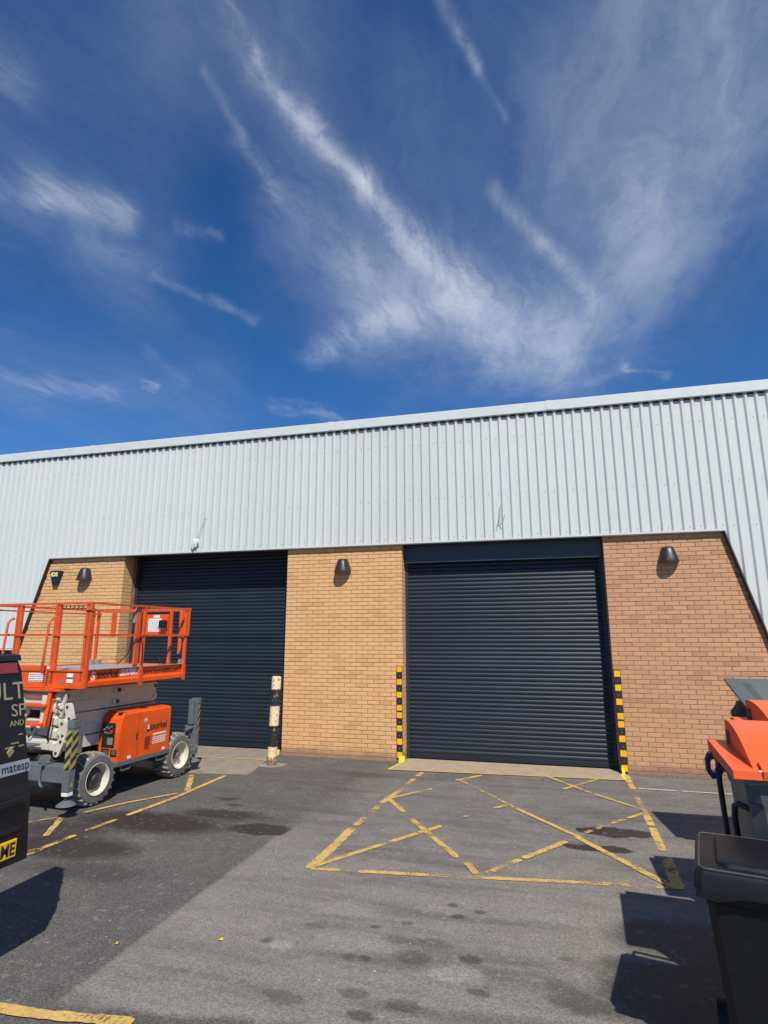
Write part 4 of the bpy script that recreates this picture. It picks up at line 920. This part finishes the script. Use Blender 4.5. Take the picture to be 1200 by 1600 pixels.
# grab handles by the gate
for v in (.61, 1.36):
    mb = MB(); pts = []
    for k in range(9): a = math.pi/2*k/8; pts.append((-.03 - .10*math.sin(a), v, 2.34 + .0 - .09*(1-math.cos(a)) + .09 - .0))
    pts = [(-.01, v, 2.43)] + [(-.01-.09*math.sin(math.pi/2*k/6), v, 2.43-.09*(1-math.cos(math.pi/2*k/6))) for k in range(1, 7)] + [(-.12, v, 2.0), (-.13, v, 1.72), (-.02, v, 1.66)]
    part(mb.tube(pts, .016, 10), 'grab_handle', M_ORRAIL, smooth=60)
# ladder
def ladder_side(v): part(MB().prism([(-.005, 1.515), (-.045, 1.515), (-.10, 1.03), (-.03, 1.03), (.02, 1.40)], 'y', v-.012, v+.012).prism([(-.045, 1.515), (-.055, 1.515), (-.11, 1.03), (-.10, 1.03)], 'y', v-.03, v+.03), 'ladder_side', M_ORANGE)
ladder_side(.50); ladder_side(1.12)
for z, u in ((1.28, -.075), (1.045, -.10)): part(MB().cbox(u-.05, u+.04, .50, 1.12, z, z+.035, .004), 'ladder_step', M_ORANGE)
part(MB().box(-.08, -.01, .30, 1.12, 1.475, 1.51), 'ladder_head', M_ORANGE)
part(MB().tube([(-.06, .60, 1.75), (-.07, .60, 1.55), (-.05, .56, 1.47)], .012, 8), 'folded_rung', M_ORRAIL)
# upper control box with document sheet
part(MB().cbox(1.955, 1.985, .33, .80, 2.215, 2.545, .006), 'control_board', M_ORANGE)
part(MB().cbox(1.950, 1.975, .805, .90, 2.24, 2.52, .004), 'cover_flap', M_BLACK)
part(MB().box(1.948, 1.9548, .46, .72, 2.26, 2.475), 'document_sheet', M_LABEL)
mb = MB()
for i in range(8):
    v = .475
    while v < .68: L_ = rr.uniform(.015, .05); mb.box(1.9465, 1.948, v, min(v+L_, .70), 2.28+i*.022, 2.287+i*.022); v += L_+.015
part(mb, 'document_print', M_PRINT)
part(MB().box(1.948, 1.9548, .50, .62, 2.49, 2.53), 'white_label', M_LABEL)
part(MB().cbox(1.86, 1.95, .33, .44, 2.32, 2.44, .006).box(1.87, 1.94, .34, .43, 2.44, 2.447), 'joystick_box', M_BLACK); part(MB().box(1.85, 1.95, .32, .45, 2.30, 2.315), 'red_tray', M_RED)
part(MB().tube([(1.9, .9, 2.55), (1.88, .97, 2.2), (1.85, 1.0, 1.9), (1.75, 1.12, 1.73)], .009, 8).tube([(.99, .0, 2.15), (.985, -.03, 2.05), (1.0, -.03, 1.9), (1.0, -.028, 1.78)], .008, 8).tube([(1.93, .42, 2.2), (1.9, .45, 2.0), (1.95, .46, 1.85), (1.93, .4, 1.79)], .007, 8), 'control_cable', M_BLACK, smooth=60)
part(MB().bar((.86, .045, 2.38), (.90, .045, 2.60), .03), 'gate_strut', M_LTGREY)
mb = MB()
for u in (.04, 1.78, 1.94): mb.cbox(u-.04, u+.04, PW-.09, PW-.02, 1.722, 1.80, .004)
for u in (.95, 1.98): mb.cbox(u-.04, u+.04, .036, .06, 1.722, 1.82, .004)
part(mb, 'post_socket', M_LTGREY)
part(MB().prism([(2.02, 1.70), (2.05, 1.72), (2.05, 1.80), (2.02, 1.78)], 'y', .0, .05), 'tie_strap', M_YTXT)
# outriggers: square jack posts with hazard stripes and round feet
def outrigger(u, v, top, rear=False):
    po = part(MB().cbox(u-.050, u+.050, v-.050, v+.050, 0.30, top, .008).cbox(u-.055, u+.055, v-.055, v+.055, top-.10, top-.0, .008), 'outrigger', M_GREY)
    if rear: MB().cbox(u-.12, u-.056, v-.02, v+.07, top-.42, top-.02, .008).build('motor_box', M_GREY, po)
    else: MB().cbox(u+.052, u+.12, v-.05, v+.04, top-.42, top-.05, .008).build('motor_box', M_GREY, po)
    MB().cbox(u-.045, u+.045, v-.046, v+.046, .255, .30, .003).build('jack_collar', M_LABEL if not rear else M_GREY, po)
    MB().tube([(u, v, .26), (u, v, .17)], .028, 12).build('jack_rod', M_CHAS, po)
    MB().lathe([(0.02, .205), (.045, .20), (.112, .155), (.115, .146), (0, .146)], (u, v, 0), 'z', 28).build('foot_pad', M_GREY, po, smooth=30)
    for face in (('side',) if rear else ('side', 'front')):
        mbB, mbY = MB(), MB(); z0, z1 = top-.60, top-.13; w0, w1 = (-.005, .040) if rear else (-.040, .040); n = 7; hh = (z1-z0)/n; sk = .085
        for i in range(-1, n+1):
            poly = [(w0, z0+i*hh), (w1, z0+i*hh+sk), (w1, z0+i*hh+sk+hh), (w0, z0+i*hh+hh)]
            poly = [(a, min(max(b, z0), z1)) for a, b in poly]
            if poly[2][1]-poly[0][1] < .005: continue
            tgt = mbB if i % 2 else mbY
            if face == 'side': tgt.prism([(u+a, b) for a, b in poly], 'y', v-.0520, v-.0503)
            else: tgt.prism([(v-a, b) for a, b in poly], 'x', u-.0520, u-.0503)
        mbY.build('hazard_stripes', M_HAZY, po); mbB.build('hazard_stripes', M_PRINTB, po)
    MB().prism([(u-.02, .36), (u+.03, .36), (u+.005, .41)], 'y', v-.0525, v-.0503).build('warning_triangle', M_HAZY, po)
    return po
M_HAZY = mat('hazard_yellow', (.38, .29, .06), .5, dirt=.2)
outrigger(-.14, -.045, 1.15); outrigger(2.57, .11, 1.16, True); outrigger(-.14, 1.56, 1.15); outrigger(2.57, 1.56, 1.16, True)
part(MB().cbox(-.19, -.02, .006, 1.50, .40, .60, .01).box(-.12, .1, .25, 1.45, .33, .399), 'front_beam', M_GREY)
part(MB().cbox(2.44, 2.52, .17, 1.50, .40, .60, .01), 'rear_beam', M_GREY)
part(MB().tube([(2.35, .14, .66), (2.52, .12, .70)], .03, 10).bar((2.50, .16, .55), (2.40, .16, .72), .04, .05), 'axle_arm', M_GREY)
part(MB().cbox(-.19, -.11, .72, .78, .60, .80, .006).cbox(-.21, -.07, .55, .90, .80, .825, .004).prism([(.30, .61), (.34, .70), (.42, .70), (.46, .61)], 'x', -.17, -.09), 'tow_bracket', M_GREY)
mb = MB()
pts = [(-.215, .30+.05*math.cos(a), .48+.13*math.sin(a)) for a in [k*math.pi/8-1.8 for k in range(10)]]
part(mb.tube(pts, .016, 8).tube([(-.215, .80, .62), (-.22, .82, .40), (-.215, .76, .30)], .010, 8), 'tow_hook', M_GREY, smooth=60)
part(MB().cbox(-.22, -.14, .72, .85, .27, .31, .004).bar((-.18, .77, .31), (-.18, .77, .42), .03), 'tie_down', M_LTGREY)
part(MB().cbox(-.05, .12, .45, 1.1, .605, .66, .01).tube([(-.1, .3, .64), (-.02, .62, .66)], .022, 8), 'steering_linkage', M_CHAS)

# ------------------------------------------------------------------ black van: open rear door in view, body out of frame
VN = thing('parked_van', 'black van with gold lettering, its rear door swung open at the left edge', 'van', (0, 0, 0))
prof = [(1.035, 2.060), (1.085, 2.05), (1.110, 1.97), (1.145, 1.86), (1.184, 1.70), (1.235, 1.48), (1.285, 1.27), (1.318, 1.10), (1.342, .92), (1.358, .76), (1.362, .705)]
def door_x(z):
    for (x1_, z1_), (x2_, z2_) in zip(prof, prof[1:]):
        if z2_ <= z <= z1_: t_ = (z1_-z)/(z1_-z2_); return x1_+(x2_-x1_)*t_
    return prof[-1][0] if z < 1 else prof[0][0]
def door_solid(y0, y1, z0, z1, off, th, bevel=.0, n=12):
    mb = MB(); out = [(door_x(z1-(z1-z0)*k/n)+off, z1-(z1-z0)*k/n) for k in range(n+1)]
    inn = [(x-th, z) for x, z in out][::-1]
    return mb.prism(out+inn, 'y', y0, y1) if not bevel else mb.prism(out+inn, 'y', y0+bevel, y1-bevel).prism([(x-.012 if i <= n else x, z) for i, (x, z) in enumerate(out+inn)], 'y', y0, y1)
dr = door_solid(-7.96, -7.12, .70, 2.058, 0, .075, .012).build('rear_door', M_VAN, VN, smooth=35)
door_solid(-7.95, -7.125, .985, 1.185, .004, .03).build('handle_recess', M_VANPL, dr, smooth=35)
door_solid(-7.95, -7.165, 1.925, 2.0, .006, .03).build('brake_light', M_TAIL, dr, smooth=35)
door_solid(-7.95, -7.135, 2.01, 2.055, .016, .03).build('light_visor', M_VANPL, dr, smooth=35)
door_solid(-7.95, -7.119, 1.255, 1.335, .003, .01).build('silver_strip', M_SILV, dr, smooth=35)
MB().cbox(1.345, 1.372, -7.42, -7.21, 1.07, 1.115, .01).build('door_handle', M_VANPL, dr)
door_solid(-7.95, -7.20, .90, .93, .012, .03).build('plate_recess_lip', M_VANPL, dr, smooth=35)
def door_text(body, size, yr, z, m_, sx=1.0, bold=0.0, align='RIGHT', nm='lettering', off=.0045):
    x = door_x(z+size*.35); x_a, x_b = door_x(z), door_x(z+size*.7)
    up = Vector((x_b-x_a, 0, size*.7)).normalized()
    M_ = frame((x_a+off, yr, z), (0, 1, 0), up)
    return text_mb(MB(), body, size, M_, extrude=.001, sx=sx, bold=bold, align=align).build(nm, m_, dr)
door_text('ULT', .175, -7.121, 1.745, M_GOLD, sx=1.0); door_text('SP', .12, -7.122, 1.63, M_GOLD, sx=1.1); door_text('AND', .055, -7.145, 1.565, M_GOLD)
door_text('matesp', .083, -7.124, 1.275, M_PRINTB, sx=.95, off=.0055)
mb = MB(); 
for k, (y_, w_, z_) in enumerate(((-7.165, .03, 1.50), (-7.20, .06, 1.448), (-7.16, .04, 1.425), (-7.24, .07, 1.425))): mb.box(door_x(z_)+.001, door_x(z_)+.005, y_-w_, y_, z_, z_+.010)
mb.build('small_print', M_GOLD, dr)
MB().prism([(-7.30, 1.40), (-7.265, 1.435), (-7.245, 1.40), (-7.28, 1.365)], 'x', 1.24, 1.262).build('logo', M_GOLD, dr)
xp = door_x(.80)
pl = MB().cbox(xp+.002, xp+.014, -7.755, -7.235, .745, .857, .005).build('number_plate', M_PLATE, dr)
text_mb(MB(), 'ME', .108, frame((xp+.0148, -7.248, .764), (0, 1, 0), (0, 0, 1)), extrude=.0006, sx=.82, bold=.003, align='RIGHT').build('lettering', M_PRINTB, pl)
# body
bp = [(-.95, .35), (1.02, .35), (1.06, .9), (1.02, 1.35), (.90, 1.95), (.80, 2.08), (-.73, 2.08), (-.83, 1.95), (-.95, 1.35), (-.99, .9)]
MB().prism(bp, 'y', -11.6, -8.05).prism([(x*.94, z if z < 1.4 else 1.1+(z-1.35)*.1) for x, z in bp], 'y', -12.9, -11.6).prism([(-.9, 1.25), (.95, 1.25), (.80, 2.0), (-.73, 2.0)], 'y', -12.1, -11.6).build('body', M_VAN, VN, smooth=30)
MB().prism([(-.80, .6), (.90, .6), (.93, 1.35), (.82, 1.9), (-.72, 1.9), (-.85, 1.35)], 'y', -8.049, -8.04).build('dark_opening_panel', M_BLACK, VN)  # flat black panel on the closed shell, painted for the dark interior
MB().cbox(-.95, 1.04, -8.16, -8.0, .38, .60, .03).build('rear_bumper', M_VANPL, VN)
for x_ in (-.98, .82):
    for y_ in (-9.0, -12.1):
        w_ = MB().lathe([(.18, 0), (.33, .01), (.34, .05), (.34, .18), (.33, .22), (.18, .23)], (x_, y_, .34), 'x', 28).build('wheel', M_RUB, VN, smooth=40)
        MB().lathe([(.2, -.003), (.05, -.01), (0, -.01)] if x_ < 0 else [(.2, .233), (.05, .24), (0, .24)], (x_, y_, .34), 'x', 20).build('hubcap', M_LTGREY, w_)

# ------------------------------------------------------------------ four-wheeled bins (x: long side, y: away from the hinge)
def big_bin(name, label, loc, rz, zt, lid='orange', group=None):
    t = thing(name, label, 'bin', loc, rz, group)
    W_, Dp = 1.26, 0.78; zr = zt - 0.06       # rim height
    # tapered body
    def ring(z, ins, c=.06):
        x0, x1, y0, y1 = ins, W_-ins, ins*.8, Dp-ins*.8
        return [(x0+c, y0, z), (x1-c, y0, z), (x1, y0+c, z), (x1, y1-c, z), (x1-c, y1, z), (x0+c, y1, z), (x0, y1-c, z), (x0, y0+c, z)]
    zs = [(0.20, .19), (.30, .17), (.62, .125), (.64, .115), (.98, .085), (1.00, .072), (zr-.16, .062), (zr-.14, .05), (zr-.02, .04), (zr, .02)]
    vs = []; 
    for z, i in zs: vs += ring(z, i)
    fs = [(8*k+j, 8*k+(j+1) % 8, 8*k+8+(j+1) % 8, 8*k+8+j) for k in range(len(zs)-1) for j in range(8)] + [tuple(range(8))[::-1]]
    if lid == 'orange': fs.append(tuple(8*(len(zs)-1)+j for j in range(8)))
    body = MB().add(vs, fs).build('body', M_BIN, t, smooth=28)
    MB().cbox(.03, W_-.03, -.012, .02, zr-.03, zr-.002, .006).build('rim_bar', M_BIN, body)
    # tubular side arms on both ends
    for s_, x in ((-1, 0.02), (1, W_-.02)):
        for (ya, yb) in ((.70, .60), (.28, .34)):
            h_ = zr-.10 if ya > .5 else zr-.22
            pts = [(x-s_*.06, ya-.10, h_+.01), (x+s_*.0, ya-.06, h_+.03), (x+s_*.015, ya-.02, h_+.01), (x+s_*.02, ya, h_-.06), (x+s_*.0, ya, .72), (x-s_*.06, yb, .32)]
            MB().tube(pts, .018, 10).build('side_arm', M_BINDK, t, smooth=60)
    for x in (.22, W_-.22):
        for y in (.16, Dp-.16):
            c = MB().lathe([(.10, -.022), (.10, .022)], (x, y, .10), 'x', 20).build('castor', M_RUB, t, smooth=40)
            MB().box(x-.035, x-.026, y-.05, y+.05, .09, .20).box(x+.026, x+.035, y-.05, y+.05, .09, .20).box(x-.04, x+.04, y-.05, y+.05, .19, .205).build('fork', M_LTGREY, c)
    # hinge straps on the near side
    for x in (.26, W_-.26):
        s_ = MB().cbox(x-.022, x+.022, -.035, -.005, zr-.20, zr+.05, .006).build('hinge_strap', M_BINDK, t)
        mb = MB()
        for z in (zr-.07, zr-.12, zr-.17): mb.lathe([(.013, 0), (.010, -.012), (0, -.012)], (x, -.035, z), 'y', 10)
        mb.build('rivet', M_LTGREY, s_)
    MB().tube([(.10, -.022, zr+.045), (W_-.10, -.022, zr+.045)], .009, 8).build('hinge_rod', M_LTGREY, t, smooth=60)
    if lid == 'orange':
        # lip all round, then a domed hood with end walls
        lidmb = MB().prism([(-.03, zr+.0), (-.03, zr+.045), (Dp+.02, zr+.085), (Dp+.05, zr+.075), (Dp+.05, zr+.02), (Dp-.02, zr+.002)], 'x', -.03, W_+.03)
        lo = lidmb.build('lid', M_BINLID, t)
        def hood(a, b):
            n = 14; pts = []
            for k in range(n+1):
                s = k/n; y = .02 + (Dp-.02)*s
                pts.append((y, zr+.045+.04*s + .155*(math.sin(math.pi*min(1, s*.62+.0))**1.0)*(1 if s < .93 else 1)))
            top = pts[:]; top.append((Dp+.0, zr+.08)); base = [(Dp, zr+.06), (.02, zr+.035)]
            return MB().prism(top[:-1] + [(Dp+.005, zr+.16), (Dp+.01, zr+.085)] + base, 'x', a, b)
        hood(.085, .60).build('hood', M_BINLID, lo, smooth=40); hood(.66, W_-.085).build('hood', M_BINLID, lo, smooth=40)
        hb = hood(.60, .66); hb.v = [(x, y, z-.018 if z > zr+.09 else z) for x, y, z in hb.v]; hb.build('centre_rib', M_BINLID, lo, smooth=40)
        MB().box(.0795, .086, Dp-.13, Dp-.02, zr+.085, zr+.165).build('hand_recess', mat('recess_purple', (.10, .03, .06), .5), lo)
        for xa in (.12, W_-.24): MB().prism([(-.032, zr+.0), (-.045, zr+.05), (.06, zr+.085), (.10, zr+.06), (.06, zr+.0)], 'x', xa, xa+.12).build('hinge_block', M_BINLID, lo)
    return t, zr
b1, zr1 = big_bin('wheeled_bin', 'slate four-wheeled bin with a blue lock, nearer of the two orange lidded ones', (5.915, -6.73, 0), R(-5), 1.44, group='large four-wheeled bins along the right edge')
b2, zr2 = big_bin('wheeled_bin', 'orange lidded four-wheeled bin between the nearer orange one and the open grey one', (6.38, -5.80, 0), R(-1), 1.49, group='large four-wheeled bins along the right edge')
b3, zr3 = big_bin('wheeled_bin', 'four-wheeled bin nearest the wall, its grey lid propped open by rubbish', (6.76, -4.19, 0), R(0), 1.47, lid='grey', group='large four-wheeled bins along the right edge')
# blue lock on the front corner of the two orange bins
for b_, zr_ in ((b1, zr1), (b2, zr2)):
    mb = MB(); y0 = .80
    ring_ = [(-.010, zr_+.03), (-.050, zr_+.015), (-.072, zr_-.03), (-.072, zr_-.11), (-.045, zr_-.150), (-.005, zr_-.145), (.03, zr_-.10), (.03, zr_-.02)]
    inner = [(-.018, zr_-.02), (-.038, zr_-.025), (-.046, zr_-.045), (-.046, zr_-.090), (-.034, zr_-.108), (-.018, zr_-.104), (-.01, zr_-.085), (-.01, zr_-.035)]
    n = 8; vs = [(x, y, z) for y in (y0-.13, y0-.06) for (x, z) in ring_+inner]; fs = []
    for i in range(n):
        j = (i+1) % n
        fs += [(i, j, n+j, n+i), (2*n+i, 3*n+i, 3*n+j, 2*n+j), (i, 2*n+i, 2*n+j, j), (n+i, n+j, 3*n+j, 3*n+i)]
    mb.add(vs, fs)
    mb.build('lid_lock', M_BLUE, b_, smooth=30)
# open grey lid of the far bin: a leaning moulded panel
ang = R(19); M3 = Matrix.Translation((0, -.01, zr3+.03)) @ Matrix.Rotation(ang, 4, 'X')
mb = MB().cbox(-.02, 1.28, 0.0, .82, 0, .03, .012, M3)
lid3 = mb.build('lid', M_BIN, b3, smooth=40)
MB().add([M3 @ Vector(p) for p in ((.12, .10, .031), (1.14, .10, .031), (1.14, .70, .031), (.12, .70, .031), (.17, .14, .060), (1.09, .14, .060), (1.09, .62, .060), (.17, .62, .060))], [(0,1,5,4), (1,2,6,5), (2,3,7,6), (3,0,4,7), (4,5,6,7)]).build('lid_panel', M_BIN, lid3, smooth=20)
MB().cbox(.30, .95, .20, .25, .060, .075, .005, M3).cbox(.34, .9, .52, .57, .060, .072, .005, M3).build('lid_rib', M_BINDK, lid3)
bm = bmesh.new(); bmesh.ops.create_icosphere(bm, subdivisions=3, radius=1)
for v in bm.verts:
    n_ = 1 + .10*math.sin(v.co.x*4+v.co.y*3) + .07*math.sin(v.co.z*5+v.co.x*3); v.co = Vector((v.co.x*.30*n_, v.co.y*.24*n_, v.co.z*.16*n_))
MB().frombm(bm, Matrix.Translation((7.02, -3.72, 1.43))).build('rubbish_sack', M_BAG, smooth=60, label='dark brown rubbish sack bulging out of the open grey bin', cat='rubbish sack')

# ------------------------------------------------------------------ black two-wheeled bin in the near right corner
wb = thing('wheelie_bin', 'near black two-wheeled bin with its lid shut, in front of the orange lidded bins', 'bin', (5.53, -7.24, 0), R(-13))
W_, Dp, zt = .585, .66, 1.05
def ring(z, i, j, c=.05):
    x0, x1, y0, y1 = i, W_-i, j, Dp-j
    return [(x0+c, y0, z), (x1-c, y0, z), (x1, y0+c, z), (x1, y1-c, z), (x1-c, y1, z), (x0+c, y1, z), (x0, y1-c, z), (x0, y0+c, z)]
zs = [(.05, .115, .13, .04), (.09, .105, .12, .04), (.80, .050, .055, .035), (.88, .043, .048, .035), (.90, .030, .03, .03), (.955, .024, .026, .03)]
vs = []
for z, i, j, c in zs: vs += ring(z, i, j, c)
fs = [(8*k+j, 8*k+(j+1) % 8, 8*k+8+(j+1) % 8, 8*k+8+j) for k in range(len(zs)-1) for j in range(8)] + [tuple(range(8))[::-1], tuple(8*(len(zs)-1)+j for j in range(8))]
wbody = MB().add(vs, fs).build('body', M_WHEELIE, wb, smooth=28)
MB().prism([(.33, .96), (.345, .78), (.36, .96)], 'y', .025, .05).build('body_rib', M_WHEELIE, wbody)
# lid: shell with hanging rim whose lower edge arches, raised centre panel
def lidring(z, e, c=.045):
    x0, x1, y0, y1 = -e, W_+e, -e, Dp+e
    return [(x0+c, y0, z), (x1-c, y0, z), (x1, y0+c, z), (x1, y1-c, z), (x1-c, y1, z), (x0+c, y1, z), (x0, y1-c, z), (x0, y0+c, z)]
lz = [(.955, .006, .03), (1.020, .000, .03), (1.040, -.008, .035), (1.046, -.020, .035)]
vs = []
for z, e, c in lz: vs += lidring(z, e, c)
fs = [(8*k+j, 8*k+(j+1) % 8, 8*k+8+(j+1) % 8, 8*k+8+j) for k in range(len(lz)-1) for j in range(8)] + [tuple(8*(len(lz)-1)+j for j in range(8))]
wl = MB().add(vs, fs).build('lid', M_WHEELIE, wb, smooth=32)
def rrect(x0, x1, y0, y1, r_, n=6):
    out = []
    for cx, cy, a0 in ((x1-r_, y1-r_, 0), (x0+r_, y1-r_, 90), (x0+r_, y0+r_, 180), (x1-r_, y0+r_, 270)):
        for k in range(n+1): a = R(a0+90*k/n); out.append((cx+math.cos(a)*r_, cy+math.sin(a)*r_))
    return out
mb = MB(); lay = [(.0455, .088, .07), (.040, .094, .068), (.040, .098, .066), (.062, .106, .062), (.068, .118, .055)]
vs = []
for z, e, r_ in lay: vs += [(x, y, z+1.0) for x, y in rrect(e, W_-e, e*.8, Dp-e*.8, r_)]
n = 28; fs = [(n*k+j, n*k+(j+1) % n, n*k+n+(j+1) % n, n*k+n+j) for k in range(len(lay)-1) for j in range(n)] + [tuple(n*(len(lay)-1)+j for j in range(n))]
MB().add([(x, y, max(z, 1.0465)) for x, y, z in vs], fs).build('lid_panel', M_WHEELIE, wl, smooth=35)
MB().tube([(x, y, 1.0462) for x, y in rrect(.022, W_-.022, .022, Dp-.022, .04)] + [(W_-.022, Dp-.062, 1.0462)], .0055, 6, False).build('lid_edge', M_WLEDGE, wl, smooth=60)
MB().prism([(.0, .955), (W_, .955), (W_, .925), (W_-.10, .915), (W_-.20, .945), (.20, .945), (.10, .915), (.0, .925)], 'y', -.012, .008).build('lid_lip', M_WHEELIE, wl)
MB().tube([(.06, Dp+.02, .99), (.06, Dp+.07, .99), (W_-.06, Dp+.07, .99), (W_-.06, Dp+.02, .99)], .014, 8).build('handle', M_WHEELIE, wb, smooth=60)
for x in (.05, W_-.05): MB().lathe([(.10, -.025), (.10, .025)], (x, Dp-.02, .10), 'x', 24).build('wheel', M_RUB, wb, smooth=40)
